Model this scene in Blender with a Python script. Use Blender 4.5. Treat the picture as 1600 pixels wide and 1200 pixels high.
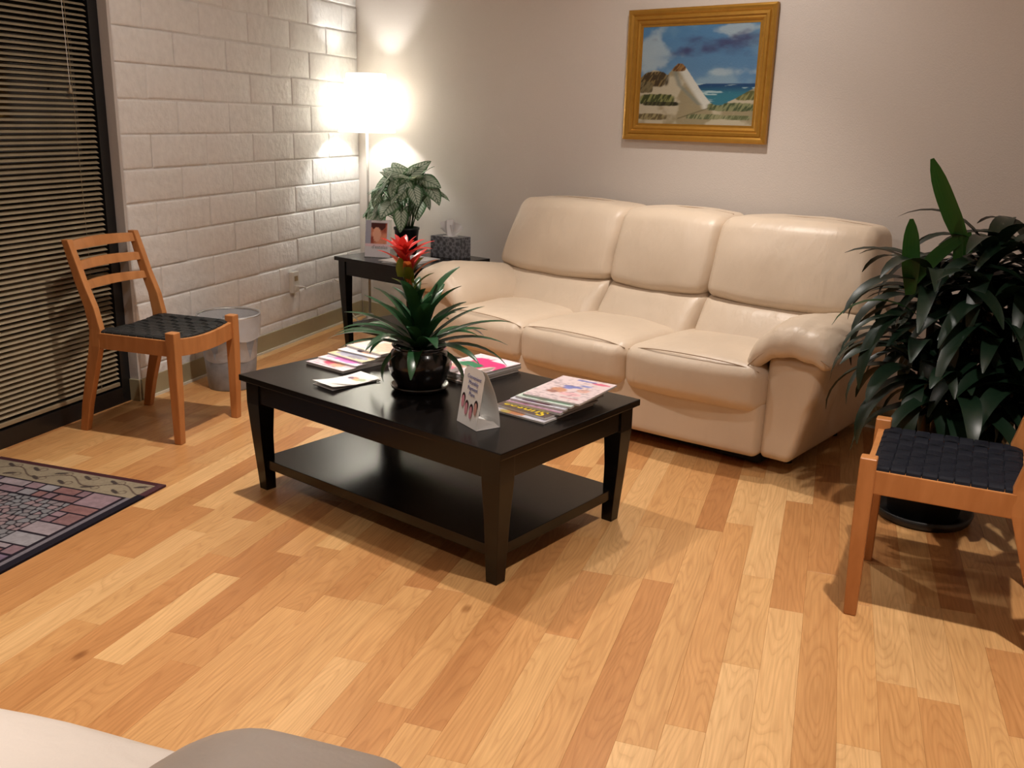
import bpy, bmesh, math, random
import numpy as np
from mathutils import Vector, Matrix, noise

for o in list(bpy.data.objects): bpy.data.objects.remove(o)
SC = bpy.context.scene
COL = SC.collection
PI = math.pi

# ------------------------------------------------------------------ camera
CAM_F, CAM_YAW, CAM_PITCH, CAM_ROLL = 1466.54, 0.3233, 0.2756, 0.0252
CAM_POS = Vector((3.0145, 0.0, 1.3295))
_f = Vector((-math.sin(CAM_YAW) * math.cos(CAM_PITCH), math.cos(CAM_YAW) * math.cos(CAM_PITCH), -math.sin(CAM_PITCH)))
_r = Vector((math.cos(CAM_YAW), math.sin(CAM_YAW), 0))
_u = _r.cross(_f)
_r2 = _r * math.cos(CAM_ROLL) + _u * math.sin(CAM_ROLL)
_u2 = -_r * math.sin(CAM_ROLL) + _u * math.cos(CAM_ROLL)
cd = bpy.data.cameras.new('camera'); cam = bpy.data.objects.new('camera', cd); COL.objects.link(cam)
cd.sensor_width = 36; cd.lens = CAM_F * 36 / 1600; cd.clip_start = .02
cam.matrix_world = Matrix(((_r2.x, _u2.x, -_f.x, CAM_POS.x), (_r2.y, _u2.y, -_f.y, CAM_POS.y), (_r2.z, _u2.z, -_f.z, CAM_POS.z), (0, 0, 0, 1)))
SC.camera = cam
SC.view_settings.view_transform = 'Standard'; SC.view_settings.look = 'None'
SC.view_settings.gamma = 1; SC.view_settings.use_curve_mapping = False
SC.view_settings.exposure = 0.34

def proj(P):
    d = Vector(P) - CAM_POS; z = d.dot(_f)
    return (800 + CAM_F * d.dot(_r2) / z, 600 - CAM_F * d.dot(_u2) / z, z)

# ------------------------------------------------------------------ world (night outside)
W = bpy.data.worlds.new('world'); SC.world = W; W.use_nodes = True
W.node_tree.nodes['Background'].inputs[0].default_value = (.02, .024, .035, 1)
W.node_tree.nodes['Background'].inputs[1].default_value = .5

# recessed ceiling downlights: x, y, watts, label
CEIL = 2.55
WARM = (1.0, .90, .81)
DOWNLIGHTS = [
    (1.15, 3.00, 126, 'recessed ceiling light above the left end of the coffee table'),
    (3.36, 1.98, 140, 'recessed ceiling light in front of the woven chair by the big plant'),
    (2.30, 4.00, 66, 'recessed ceiling light above the cream three seat sofa'),
    (1.35, 0.75, 148, 'recessed ceiling light above the patterned floor mat'),
]

# ------------------------------------------------------------------ room frame
YC = 5.704                              # corner of brick wall (x = 0) and the back wall
WA = 1.2035
WDX, WDY = math.sin(WA), -math.cos(WA)  # along the back wall
ROTW = WA - PI / 2
def wl(s, t, z=0):                      # s along the back wall from the corner, t out from the wall
    return Vector((WDX * s - math.cos(WA) * t, YC + WDY * s - math.sin(WA) * t, z))

# ------------------------------------------------------------------ materials
MATS = {}
def nodes(name):
    m = bpy.data.materials.new(name); m.use_nodes = True
    nt = m.node_tree; b = nt.nodes['Principled BSDF']
    MATS[name] = m
    return m, nt, b
def setb(b, **k):
    for kk, v in k.items():
        kk = kk.replace('_', ' ')
        if kk in b.inputs:
            b.inputs[kk].default_value = (*v, 1) if isinstance(v, tuple) and len(v) == 3 and b.inputs[kk].type == 'RGBA' else v
def N(nt, t, **k):
    n = nt.nodes.new(t)
    for kk, v in k.items():
        if kk.startswith('i_'):
            n.inputs[kk[2:].replace('_', ' ')].default_value = v
        else: setattr(n, kk, v)
    return n
def ramp(nt, stops, interp='LINEAR'):
    r = nt.nodes.new('ShaderNodeValToRGB'); cr = r.color_ramp; cr.interpolation = interp
    while len(cr.elements) > 1: cr.elements.remove(cr.elements[-1])
    cr.elements[0].position = stops[0][0]; cr.elements[0].color = (*stops[0][1], 1)
    for p, c in stops[1:]:
        e = cr.elements.new(p); e.color = (*c, 1)
    return r
def plain(name, col, rough=.5, metallic=0., bump=0., bscale=60., vary=0., spec=.5, coat=0., stretch=None):
    m, nt, b = nodes(name)
    setb(b, Base_Color=col, Roughness=rough, Metallic=metallic, Specular_IOR_Level=spec, Coat_Weight=coat)
    tc = N(nt, 'ShaderNodeTexCoord'); src = tc.outputs['Object']
    if stretch:
        mp = N(nt, 'ShaderNodeMapping'); mp.inputs['Scale'].default_value = stretch
        nt.links.new(src, mp.inputs['Vector']); src = mp.outputs['Vector']
    nz = N(nt, 'ShaderNodeTexNoise', i_Scale=bscale, i_Detail=4.)
    nt.links.new(src, nz.inputs['Vector'])
    if vary:
        r = ramp(nt, [(.3, tuple(c * (1 - vary) for c in col)), (.7, tuple(min(1, c * (1 + vary)) for c in col))])
        nt.links.new(nz.outputs['Fac'], r.inputs['Fac']); nt.links.new(r.outputs['Color'], b.inputs['Base Color'])
    if bump:
        bp = N(nt, 'ShaderNodeBump', i_Strength=bump, i_Distance=.01)
        nt.links.new(nz.outputs['Fac'], bp.inputs['Height']); nt.links.new(bp.outputs['Normal'], b.inputs['Normal'])
    return m
def printed(name, rough=.35, bump=0., spec=.4, bscale=300):      # flat print / pile colours carried by the mesh
    m, nt, b = nodes(name)
    a = N(nt, 'ShaderNodeAttribute', attribute_name='ink')
    nt.links.new(a.outputs['Color'], b.inputs['Base Color']); setb(b, Roughness=rough, Specular_IOR_Level=spec)
    if bump:
        tc = N(nt, 'ShaderNodeTexCoord'); nz = N(nt, 'ShaderNodeTexNoise', i_Scale=bscale, i_Detail=2.)
        nt.links.new(tc.outputs['Object'], nz.inputs['Vector'])
        bp = N(nt, 'ShaderNodeBump', i_Strength=bump, i_Distance=.004)
        nt.links.new(nz.outputs['Fac'], bp.inputs['Height']); nt.links.new(bp.outputs['Normal'], b.inputs['Normal'])
    return m

# floor laminate: tint + seed per strip
def mat_floor():
    m, nt, b = nodes('beech_laminate')
    tint = N(nt, 'ShaderNodeAttribute', attribute_name='tint'); seed = N(nt, 'ShaderNodeAttribute', attribute_name='seed')
    geo = N(nt, 'ShaderNodeNewGeometry')
    off = N(nt, 'ShaderNodeCombineXYZ'); nt.links.new(seed.outputs['Fac'], off.inputs['X']); nt.links.new(seed.outputs['Fac'], off.inputs['Z'])
    add = N(nt, 'ShaderNodeVectorMath', operation='ADD'); nt.links.new(geo.outputs['Position'], add.inputs[0]); nt.links.new(off.outputs[0], add.inputs[1])
    mp = N(nt, 'ShaderNodeMapping'); mp.inputs['Scale'].default_value = (1, .13, 1); nt.links.new(add.outputs[0], mp.inputs['Vector'])
    # cathedral figure: contour bands of a stretched noise
    n1 = N(nt, 'ShaderNodeTexNoise', i_Scale=9., i_Detail=1.5, i_Roughness=.45); nt.links.new(mp.outputs[0], n1.inputs['Vector'])
    mul = N(nt, 'ShaderNodeMath', operation='MULTIPLY'); mul.inputs[1].default_value = 26; nt.links.new(n1.outputs['Fac'], mul.inputs[0])
    fr = N(nt, 'ShaderNodeMath', operation='FRACT'); nt.links.new(mul.outputs[0], fr.inputs[0])
    band = ramp(nt, [(0, (.42, .25, .12)), (.12, (.85, .8, .75)), (.6, (1, 1, 1)), (1, (.6, .45, .35))]); nt.links.new(fr.outputs[0], band.inputs['Fac'])
    n2 = N(nt, 'ShaderNodeTexNoise', i_Scale=170., i_Detail=3.)
    mp2 = N(nt, 'ShaderNodeMapping'); mp2.inputs['Scale'].default_value = (1, .04, 1); nt.links.new(add.outputs[0], mp2.inputs['Vector']); nt.links.new(mp2.outputs[0], n2.inputs['Vector'])
    n3 = N(nt, 'ShaderNodeTexNoise', i_Scale=5., i_Detail=1.); nt.links.new(mp.outputs[0], n3.inputs['Vector'])
    base = ramp(nt, [(0, (.49, .225, .082)), (.3, (.57, .285, .108)), (.55, (.63, .345, .138)), (.8, (.69, .41, .175)), (1, (.76, .49, .235))])
    nt.links.new(tint.outputs['Fac'], base.inputs['Fac'])
    dk = N(nt, 'ShaderNodeMix', data_type='RGBA', blend_type='MULTIPLY'); dk.inputs['Factor'].default_value = .30
    nt.links.new(base.outputs[0], dk.inputs[6]); nt.links.new(band.outputs[0], dk.inputs[7])
    g = ramp(nt, [(.35, (.80, .76, .70)), (.65, (1.05, 1.05, 1.05))]); nt.links.new(n2.outputs['Fac'], g.inputs['Fac'])
    dk2 = N(nt, 'ShaderNodeMix', data_type='RGBA', blend_type='MULTIPLY'); dk2.inputs['Factor'].default_value = .55
    nt.links.new(dk.outputs[2], dk2.inputs[6]); nt.links.new(g.outputs[0], dk2.inputs[7])
    g3 = ramp(nt, [(.3, (.86, .80, .74)), (.7, (1.06, 1.05, 1.03))]); nt.links.new(n3.outputs['Fac'], g3.inputs['Fac'])
    dk3 = N(nt, 'ShaderNodeMix', data_type='RGBA', blend_type='MULTIPLY'); dk3.inputs['Factor'].default_value = .8
    nt.links.new(dk2.outputs[2], dk3.inputs[6]); nt.links.new(g3.outputs[0], dk3.inputs[7])
    # knots
    vo = N(nt, 'ShaderNodeTexVoronoi', i_Scale=3.2); mp4 = N(nt, 'ShaderNodeMapping'); mp4.inputs['Scale'].default_value = (1, .55, 1)
    nt.links.new(add.outputs[0], mp4.inputs['Vector']); nt.links.new(mp4.outputs[0], vo.inputs['Vector'])
    kr = ramp(nt, [(0, (.38, .27, .2)), (.028, (.6, .5, .42)), (.055, (1, 1, 1))]); nt.links.new(vo.outputs['Distance'], kr.inputs['Fac'])
    dk4 = N(nt, 'ShaderNodeMix', data_type='RGBA', blend_type='MULTIPLY'); dk4.inputs['Factor'].default_value = .8
    nt.links.new(dk3.outputs[2], dk4.inputs[6]); nt.links.new(kr.outputs[0], dk4.inputs[7])
    nt.links.new(dk4.outputs[2], b.inputs['Base Color'])
    setb(b, Roughness=.34, Specular_IOR_Level=.42)
    return m
mat_floor()

def mat_wood(name, c0, c1, scale=(1, 1, 1), rough=.4):
    m, nt, b = nodes(name)
    tc = N(nt, 'ShaderNodeTexCoord'); mp = N(nt, 'ShaderNodeMapping'); mp.inputs['Scale'].default_value = scale
    nt.links.new(tc.outputs['Object'], mp.inputs['Vector'])
    n1 = N(nt, 'ShaderNodeTexNoise', i_Scale=14., i_Detail=5., i_Distortion=.6); nt.links.new(mp.outputs[0], n1.inputs['Vector'])
    r = ramp(nt, [(.3, c0), (.7, c1)]); nt.links.new(n1.outputs['Fac'], r.inputs['Fac']); nt.links.new(r.outputs[0], b.inputs['Base Color'])
    setb(b, Roughness=rough, Specular_IOR_Level=.45)
    return m
mat_wood('beech_wood', (.40, .155, .045), (.53, .225, .075), (1.5, 1.5, .35))
mat_wood('espresso_wood', (.0030, .0024, .0022), (.0055, .0040, .0036), (1, 6, 6), .22)
setb(MATS['espresso_wood'].node_tree.nodes['Principled BSDF'], Specular_IOR_Level=.32)
plain('blind_slat', (.31, .245, .155), .45, vary=.12, bscale=8)
plain('black_metal', (.006, .006, .007), .35)
m, nt, b = nodes('night_glass'); setb(b, Base_Color=(.004, .005, .007), Roughness=.05, Specular_IOR_Level=.6)
plain('white_block', (.74, .72, .70), .62, bump=.55, bscale=26, vary=.05)
plain('mortar', (.70, .675, .65), .75, bump=.4, bscale=80)
plain('jamb_paint', (.52, .48, .455), .6, bump=.1, bscale=60)
plain('wall_paint', (.655, .595, .545), .68, bump=.12, bscale=160, vary=.015)
plain('ceiling_paint', (.74, .71, .67), .8, bump=.2, bscale=120)
plain('vinyl_base', (.36, .31, .19), .45, vary=.05, bscale=5)
plain('caulk', (.68, .65, .55), .5)
plain('subfloor', (.30, .16, .07), .8)

def mat_leather(name, col):
    m, nt, b = nodes(name)
    tc = N(nt, 'ShaderNodeTexCoord')
    v = N(nt, 'ShaderNodeTexVoronoi', i_Scale=260.); nt.links.new(tc.outputs['Object'], v.inputs['Vector'])
    mp = N(nt, 'ShaderNodeMapping'); mp.inputs['Scale'].default_value = (1.0, .7, .55); mp.inputs['Rotation'].default_value = (0, .5, .3)
    nt.links.new(tc.outputs['Object'], mp.inputs['Vector'])
    n = N(nt, 'ShaderNodeTexNoise', i_Scale=6., i_Detail=2., i_Distortion=.25); nt.links.new(mp.outputs[0], n.inputs['Vector'])
    n2 = N(nt, 'ShaderNodeTexNoise', i_Scale=2.5, i_Detail=2.); nt.links.new(tc.outputs['Object'], n2.inputs['Vector'])
    r = ramp(nt, [(.3, tuple(c * .92 for c in col)), (.7, tuple(min(1, c * 1.05) for c in col))])
    nt.links.new(n2.outputs['Fac'], r.inputs['Fac']); nt.links.new(r.outputs[0], b.inputs['Base Color'])
    b1 = N(nt, 'ShaderNodeBump', i_Strength=.5, i_Distance=.016); nt.links.new(n.outputs['Fac'], b1.inputs['Height'])
    mp3 = N(nt, 'ShaderNodeMapping'); mp3.inputs['Scale'].default_value = (1.5, 1.0, .28); nt.links.new(tc.outputs['Object'], mp3.inputs['Vector'])
    n3 = N(nt, 'ShaderNodeTexNoise', i_Scale=17., i_Detail=2., i_Distortion=.4); nt.links.new(mp3.outputs[0], n3.inputs['Vector'])
    b3 = N(nt, 'ShaderNodeBump', i_Strength=.32, i_Distance=.010); nt.links.new(n3.outputs['Fac'], b3.inputs['Height']); nt.links.new(b1.outputs[0], b3.inputs['Normal'])
    b2 = N(nt, 'ShaderNodeBump', i_Strength=.08, i_Distance=.002); nt.links.new(v.outputs['Distance'], b2.inputs['Height']); nt.links.new(b3.outputs[0], b2.inputs['Normal'])
    nt.links.new(b2.outputs[0], b.inputs['Normal'])
    setb(b, Roughness=.42, Specular_IOR_Level=.5)
    return m
mat_leather('cream_leather', (.68, .555, .425))
mat_leather('pale_leather', (.74, .66, .59))
plain('seam_thread', (.42, .30, .20), .6)
plain('sofa_underside', (.008, .007, .006), .8)
plain('grey_plastic', (.42, .42, .42), .4)
plain('black_webbing', (.003, .0042, .0095), .65, bump=.3, bscale=500, spec=.25)
plain('black_cord_webbing', (.006, .0075, .0075), .6, bump=.3, bscale=500)
m, nt, b = nodes('lamp_shade_fabric')
setb(b, Base_Color=(.86, .83, .76), Roughness=.8)
tr = N(nt, 'ShaderNodeBsdfTranslucent'); tr.inputs['Color'].default_value = (.50, .475, .42, 1)
mx = N(nt, 'ShaderNodeMixShader'); mx.inputs[0].default_value = .45
nt.links.new(b.outputs[0], mx.inputs[1]); nt.links.new(tr.outputs[0], mx.inputs[2]); nt.links.new(mx.outputs[0], nt.nodes['Material Output'].inputs['Surface'])
plain('brushed_steel', (.50, .48, .45), .28, metallic=1, bump=.1, bscale=200)
m, nt, b = nodes('bulb_glow'); setb(b, Base_Color=(1, .95, .86), Emission_Color=(1, 1, .96), Emission_Strength=360.)
m, nt, b = nodes('downlight_glow'); setb(b, Base_Color=(1, .9, .75), Emission_Color=(1, .94, .88), Emission_Strength=262.)
plain('white_trim', (.75, .74, .72), .4)
plain('galvanised', (.24, .24, .25), .55, metallic=.0, vary=.18, bscale=18)
m, nt, b = nodes('bin_liner'); setb(b, Base_Color=(.62, .60, .60), Roughness=.3, Alpha=.6)
tc = N(nt, 'ShaderNodeTexCoord'); nz = N(nt, 'ShaderNodeTexNoise', i_Scale=25., i_Detail=3.); nt.links.new(tc.outputs['Object'], nz.inputs['Vector'])
bp = N(nt, 'ShaderNodeBump', i_Strength=.6, i_Distance=.01); nt.links.new(nz.outputs['Fac'], bp.inputs['Height']); nt.links.new(bp.outputs[0], b.inputs['Normal'])
plain('dark_glaze', (.010, .008, .007), .22, vary=.5, bscale=9, coat=.5)
plain('black_pot', (.010, .010, .010), .4)
plain('potting_soil', (.03, .02, .012), .95, bump=.8, bscale=90)
def mat_leaf(name, c0, c1, rough=.32, trans=.25):
    m, nt, b = nodes(name)
    a = N(nt, 'ShaderNodeAttribute', attribute_name='luv')
    sx = N(nt, 'ShaderNodeSeparateXYZ'); nt.links.new(a.outputs['Vector'], sx.inputs[0])
    w = N(nt, 'ShaderNodeTexNoise', i_Scale=40., i_Detail=2.); mp = N(nt, 'ShaderNodeMapping'); mp.inputs['Scale'].default_value = (1, .05, 1)
    nt.links.new(a.outputs['Vector'], mp.inputs['Vector']); nt.links.new(mp.outputs[0], w.inputs['Vector'])
    r = ramp(nt, [(.3, c0), (.7, c1)]); nt.links.new(w.outputs['Fac'], r.inputs['Fac']); nt.links.new(r.outputs[0], b.inputs['Base Color'])
    setb(b, Roughness=rough, Specular_IOR_Level=.55)
    t = N(nt, 'ShaderNodeBsdfTranslucent'); nt.links.new(r.outputs[0], t.inputs['Color'])
    mx = N(nt, 'ShaderNodeMixShader'); mx.inputs[0].default_value = trans
    nt.links.new(b.outputs[0], mx.inputs[1]); nt.links.new(t.outputs[0], mx.inputs[2]); nt.links.new(mx.outputs[0], nt.nodes['Material Output'].inputs['Surface'])
    return m
mat_leaf('dracaena_leaf', (.004, .013, .007), (.008, .026, .011), .40, .06)
mat_leaf('dracaena_young_leaf', (.012, .06, .010), (.03, .12, .018), .3, .35)
mat_leaf('bromeliad_leaf', (.014, .060, .022), (.026, .095, .034), .3, .15)
mat_leaf('bromeliad_lime', (.12, .17, .016), (.20, .24, .025), .35, .3)
mat_leaf('bromeliad_red', (.50, .022, .018), (.66, .04, .03), .35, .3)
mat_leaf('bromeliad_orange', (.46, .09, .02), (.5, .14, .03), .35, .3)
plain('cane_bark', (.10, .065, .035), .8, bump=.6, bscale=60)
plain('petiole', (.03, .07, .02), .5)
def mat_caladium():
    m, nt, b = nodes('caladium_leaf')
    a = N(nt, 'ShaderNodeAttribute', attribute_name='luv'); sx = N(nt, 'ShaderNodeSeparateXYZ'); nt.links.new(a.outputs['Vector'], sx.inputs[0])
    ab = N(nt, 'ShaderNodeMath', operation='ABSOLUTE'); nt.links.new(sx.outputs['X'], ab.inputs[0])
    # side veins: bands of v - |u|
    sub = N(nt, 'ShaderNodeMath', operation='SUBTRACT'); nt.links.new(sx.outputs['Y'], sub.inputs[0]); nt.links.new(ab.outputs[0], sub.inputs[1])
    mul = N(nt, 'ShaderNodeMath', operation='MULTIPLY'); mul.inputs[1].default_value = 7.; nt.links.new(sub.outputs[0], mul.inputs[0])
    fr = N(nt, 'ShaderNodeMath', operation='FRACT'); nt.links.new(mul.outputs[0], fr.inputs[0])
    r = ramp(nt, [(0, (.035, .12, .05)), (.12, (.40, .52, .40)), (.3, (.68, .76, .64)), (.85, (.66, .74, .62)), (1, (.05, .14, .06))]); nt.links.new(fr.outputs[0], r.inputs['Fac'])
    ed = ramp(nt, [(.0, (0, 0, 0)), (.62, (.08,) * 3), (.9, (.95,) * 3)]); nt.links.new(sx.outputs['Z'], ed.inputs['Fac'])
    mx = N(nt, 'ShaderNodeMix', data_type='RGBA'); nt.links.new(ed.outputs[0], mx.inputs['Factor']); nt.links.new(r.outputs[0], mx.inputs[6]); mx.inputs[7].default_value = (.05, .16, .05, 1)
    mid = ramp(nt, [(0, (1, 1, 1)), (.03, (0, 0, 0))]); nt.links.new(ab.outputs[0], mid.inputs['Fac'])
    mx2 = N(nt, 'ShaderNodeMix', data_type='RGBA'); nt.links.new(mid.outputs[0], mx2.inputs['Factor']); nt.links.new(mx.outputs[2], mx2.inputs[6]); mx2.inputs[7].default_value = (.04, .12, .05, 1)
    nt.links.new(mx2.outputs[2], b.inputs['Base Color']); setb(b, Roughness=.45)
    t = N(nt, 'ShaderNodeBsdfTranslucent'); nt.links.new(mx2.outputs[2], t.inputs['Color'])
    ms = N(nt, 'ShaderNodeMixShader'); ms.inputs[0].default_value = .45
    nt.links.new(b.outputs[0], ms.inputs[1]); nt.links.new(t.outputs[0], ms.inputs[2]); nt.links.new(ms.outputs[0], nt.nodes['Material Output'].inputs['Surface'])
mat_caladium()
plain('gold_leaf', (.46, .235, .035), .34, metallic=.55, vary=.05, bscale=30)
plain('gold_liner', (.36, .24, .09), .45, metallic=.3)
printed('oil_paint', .45, .25, bscale=120); printed('rug_pile', .95, .5, .1, 500); printed('magazine_print', .28); printed('card_print', .45)
plain('paper_white', (.80, .79, .77), .5)
plain('paper_edge', (.62, .60, .58), .7, vary=.15, bscale=300, stretch=(1, 1, 12))
plain('ink_blue', (.12, .13, .34), .5); plain('ink_grey', (.25, .25, .28), .5); plain('ink_yellow', (.75, .55, .03), .4)
plain('face_pink', (.62, .27, .33), .5); plain('hair_dark', (.03, .012, .015), .5); plain('face_tan', (.58, .30, .26), .5)
m, nt, b = nodes('clear_acrylic'); setb(b, Base_Color=(.85, .87, .9), Roughness=.05, Transmission_Weight=.9, IOR=1.3, Alpha=.35)
def mat_tissue_box():
    m, nt, b = nodes('tissue_box_print')
    tc = N(nt, 'ShaderNodeTexCoord'); mp = N(nt, 'ShaderNodeMapping'); mp.inputs['Rotation'].default_value = (.6, .6, .78); nt.links.new(tc.outputs['Object'], mp.inputs['Vector'])
    v = N(nt, 'ShaderNodeTexVoronoi', i_Scale=38., i_Randomness=.25); nt.links.new(mp.outputs[0], v.inputs['Vector'])
    r = ramp(nt, [(.1, (.045, .048, .055)), (.45, (.10, .105, .12)), (.62, (.26, .27, .30)), (.8, (.08, .085, .1))]); nt.links.new(v.outputs['Distance'], r.inputs['Fac'])
    nt.links.new(r.outputs[0], b.inputs['Base Color']); setb(b, Roughness=.4)
mat_tissue_box()
plain('tissue_paper', (.78, .77, .78), .8)
plain('outlet_plastic', (.66, .63, .57), .4); plain('outlet_slot', (.30, .22, .12), .5)
plain('white_cable', (.70, .68, .64), .4)
mlast = MATS

# ------------------------------------------------------------------ mesh helpers
class MB:
    def __init__(s): s.v = []; s.f = []
    def add(s, v, f):
        n = len(s.v); s.v += [tuple(p) for p in v]; s.f += [tuple(i + n for i in q) for q in f]; return s
    def box(s, x0, x1, y0, y1, z0, z1):
        return s.add([(x0, y0, z0), (x1, y0, z0), (x1, y1, z0), (x0, y1, z0), (x0, y0, z1), (x1, y0, z1), (x1, y1, z1), (x0, y1, z1)],
                     [(0, 3, 2, 1), (4, 5, 6, 7), (0, 1, 5, 4), (1, 2, 6, 5), (2, 3, 7, 6), (3, 0, 4, 7)])
    def tube(s, pts, rad, n=10, cap=True):
        pts = [Vector(p) for p in pts]; rad = rad if isinstance(rad, (list, tuple)) else [rad] * len(pts)
        rings = []; up = None
        for i, p in enumerate(pts):
            d = (pts[min(i + 1, len(pts) - 1)] - pts[max(i - 1, 0)]).normalized()
            if up is None: up = Vector((0, 0, 1)) if abs(d.z) < .9 else Vector((1, 0, 0))
            a = d.cross(up).normalized(); up = a.cross(d).normalized()
            rings.append([p + (a * math.cos(2 * PI * k / n) + up * math.sin(2 * PI * k / n)) * rad[i] for k in range(n)])
        v = [q for r in rings for q in r]; f = []
        for i in range(len(pts) - 1):
            for k in range(n):
                f.append((i * n + k, i * n + (k + 1) % n, (i + 1) * n + (k + 1) % n, (i + 1) * n + k))
        if cap: f += [tuple(range(n))[::-1], tuple((len(pts) - 1) * n + k for k in range(n))]
        return s.add(v, f)
    def lathe(s, prof, n=36, c=(0, 0, 0), closed=False):
        v = []; f = []; m = len(prof)
        for k in range(n):
            a = 2 * PI * k / n
            for r, z in prof: v.append((c[0] + r * math.cos(a), c[1] + r * math.sin(a), c[2] + z))
        for k in range(n):
            k2 = (k + 1) % n
            for j in range(m - 1): f.append((k * m + j, k2 * m + j, k2 * m + j + 1, k * m + j + 1))
        return s.add(v, f)
    def loft(s, rings, closed=True, caps=True):        # rings: equal-length loops
        n = len(rings[0]); v = [q for r in rings for q in r]; f = []
        for i in range(len(rings) - 1):
            for k in range(n if closed else n - 1):
                f.append((i * n + k, i * n + (k + 1) % n, (i + 1) * n + (k + 1) % n, (i + 1) * n + k))
        if caps and closed: f += [tuple(range(n))[::-1], tuple((len(rings) - 1) * n + k for k in range(n))]
        return s.add(v, f)
    def obj(s, name, mat, parent=None, smooth=False, bevel=0, seg=2, fix=True, loc=None, rotz=0):
        me = bpy.data.meshes.new(name); me.from_pydata(s.v, [], s.f)
        if fix or bevel:
            bm = bmesh.new(); bm.from_mesh(me)
            if fix: bmesh.ops.recalc_face_normals(bm, faces=bm.faces[:])
            if bevel:
                es = [e for e in bm.edges if len(e.link_faces) == 2 and e.calc_face_angle(0) > .5]
                bmesh.ops.bevel(bm, geom=es, offset=bevel, segments=seg, profile=.7, affect='EDGES', clamp_overlap=True)
            bm.to_mesh(me); bm.free()
        return link(name, me, mat, parent, smooth, loc, rotz)
def link(name, me, mat, parent=None, smooth=False, loc=None, rotz=0):
    if mat: me.materials.append(MATS[mat])
    if smooth: me.polygons.foreach_set('use_smooth', [True] * len(me.polygons))
    o = bpy.data.objects.new(name, me); COL.objects.link(o)
    if parent: o.parent = parent
    if loc is not None: o.location = loc
    if rotz: o.rotation_euler.z = rotz
    return o
def tag(o, label=None, cat=None, group=None, kind=None):
    if label: o['label'] = label
    if cat: o['category'] = cat
    if group: o['group'] = group
    if kind: o['kind'] = kind
    return o
def thing(name, label, cat, loc=(0, 0, 0), rotz=0, group=None):
    o = bpy.data.objects.new(name, None); COL.objects.link(o); o.empty_display_size = .1
    o.location = loc; o.rotation_euler.z = rotz
    return tag(o, label, cat, group)
def copy_tree(o, parent=None):
    c = o.copy(); COL.objects.link(c); c.parent = parent
    for ch in list(o.children): copy_tree(ch, c)
    return c
def box(name, d, mat, parent=None, bevel=0, **k): return MB().box(*d).obj(name, mat, parent, bevel=bevel, **k)
def vattr(me, name, vals, typ='FLOAT'):
    a = me.attributes.new(name, typ, 'POINT')
    a.data.foreach_set({'FLOAT': 'value', 'FLOAT_VECTOR': 'vector', 'FLOAT_COLOR': 'color'}[typ], np.asarray(vals, dtype=np.float32).ravel())
def ink_sheet(name, w, h, nx, ny, fn, mat, parent, z=0, bend=None):
    """flat printed sheet w x h centred at origin; fn(U, V)->(…,3) linear colours, U left->right, V bottom->top"""
    xs = np.linspace(-.5, .5, nx + 1); ys = np.linspace(-.5, .5, ny + 1)
    X, Y = np.meshgrid(xs, ys); Z = np.full_like(X, z)
    if bend is not None: Z = Z + bend(X + .5, Y + .5)
    v = np.stack([X * w, Y * h, Z], -1).reshape(-1, 3)
    i = np.arange(ny)[:, None] * (nx + 1) + np.arange(nx)[None, :]
    f = np.stack([i, i + 1, i + nx + 2, i + nx + 1], -1).reshape(-1, 4)
    me = bpy.data.meshes.new(name); me.from_pydata(v.tolist(), [], f.tolist())
    c = np.clip(fn(X + .5, Y + .5), 0, 1).reshape(-1, 3)
    vattr(me, 'ink', np.concatenate([c, np.ones((len(c), 1))], 1), 'FLOAT_COLOR')
    return link(name, me, mat, parent)
def text_mesh(name, body, size, mat, parent, mtx, align='CENTER', bold=0.):
    cu = bpy.data.curves.new(name, 'FONT'); cu.body = body; cu.size = size; cu.align_x = align; cu.extrude = .0002; cu.offset = bold
    cu.resolution_u = 3
    t = bpy.data.objects.new(name + '_tmp', cu); COL.objects.link(t); bpy.context.view_layer.update()
    me = bpy.data.meshes.new_from_object(t.evaluated_get(bpy.context.evaluated_depsgraph_get()))
    bpy.data.objects.remove(t); bpy.data.curves.remove(cu); me.name = name
    me.materials.clear(); me.transform(mtx)
    return link(name, me, mat, parent)
def fbm(X, Y, sc, seed=0, oct=4):
    rng = np.random.RandomState(seed); out = np.zeros_like(X); amp = 1; tot = 0
    for o in range(oct):
        g = rng.rand(64, 64); x = X * sc; y = Y * sc
        xi = np.floor(x).astype(int); yi = np.floor(y).astype(int); fx = x - xi; fy = y - yi
        fx = fx * fx * (3 - 2 * fx); fy = fy * fy * (3 - 2 * fy)
        G = lambda a, b: g[a % 64, b % 64]
        out += amp * ((G(xi, yi) * (1 - fx) + G(xi + 1, yi) * fx) * (1 - fy) + (G(xi, yi + 1) * (1 - fx) + G(xi + 1, yi + 1) * fx) * fy)
        tot += amp; amp *= .5; sc *= 2
    return out / tot
def lin(r, g, b):
    f = lambda c: (c / 255 / 12.92) if c / 255 <= .04045 else ((c / 255 + .055) / 1.055) ** 2.4
    return np.array([f(r), f(g), f(b)])
def mixc(A, B, m): return A * (1 - m[..., None]) + B * m[..., None]
def ss(a, b, x): t = np.clip((x - a) / (b - a), 0, 1); return t * t * (3 - 2 * t)

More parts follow.
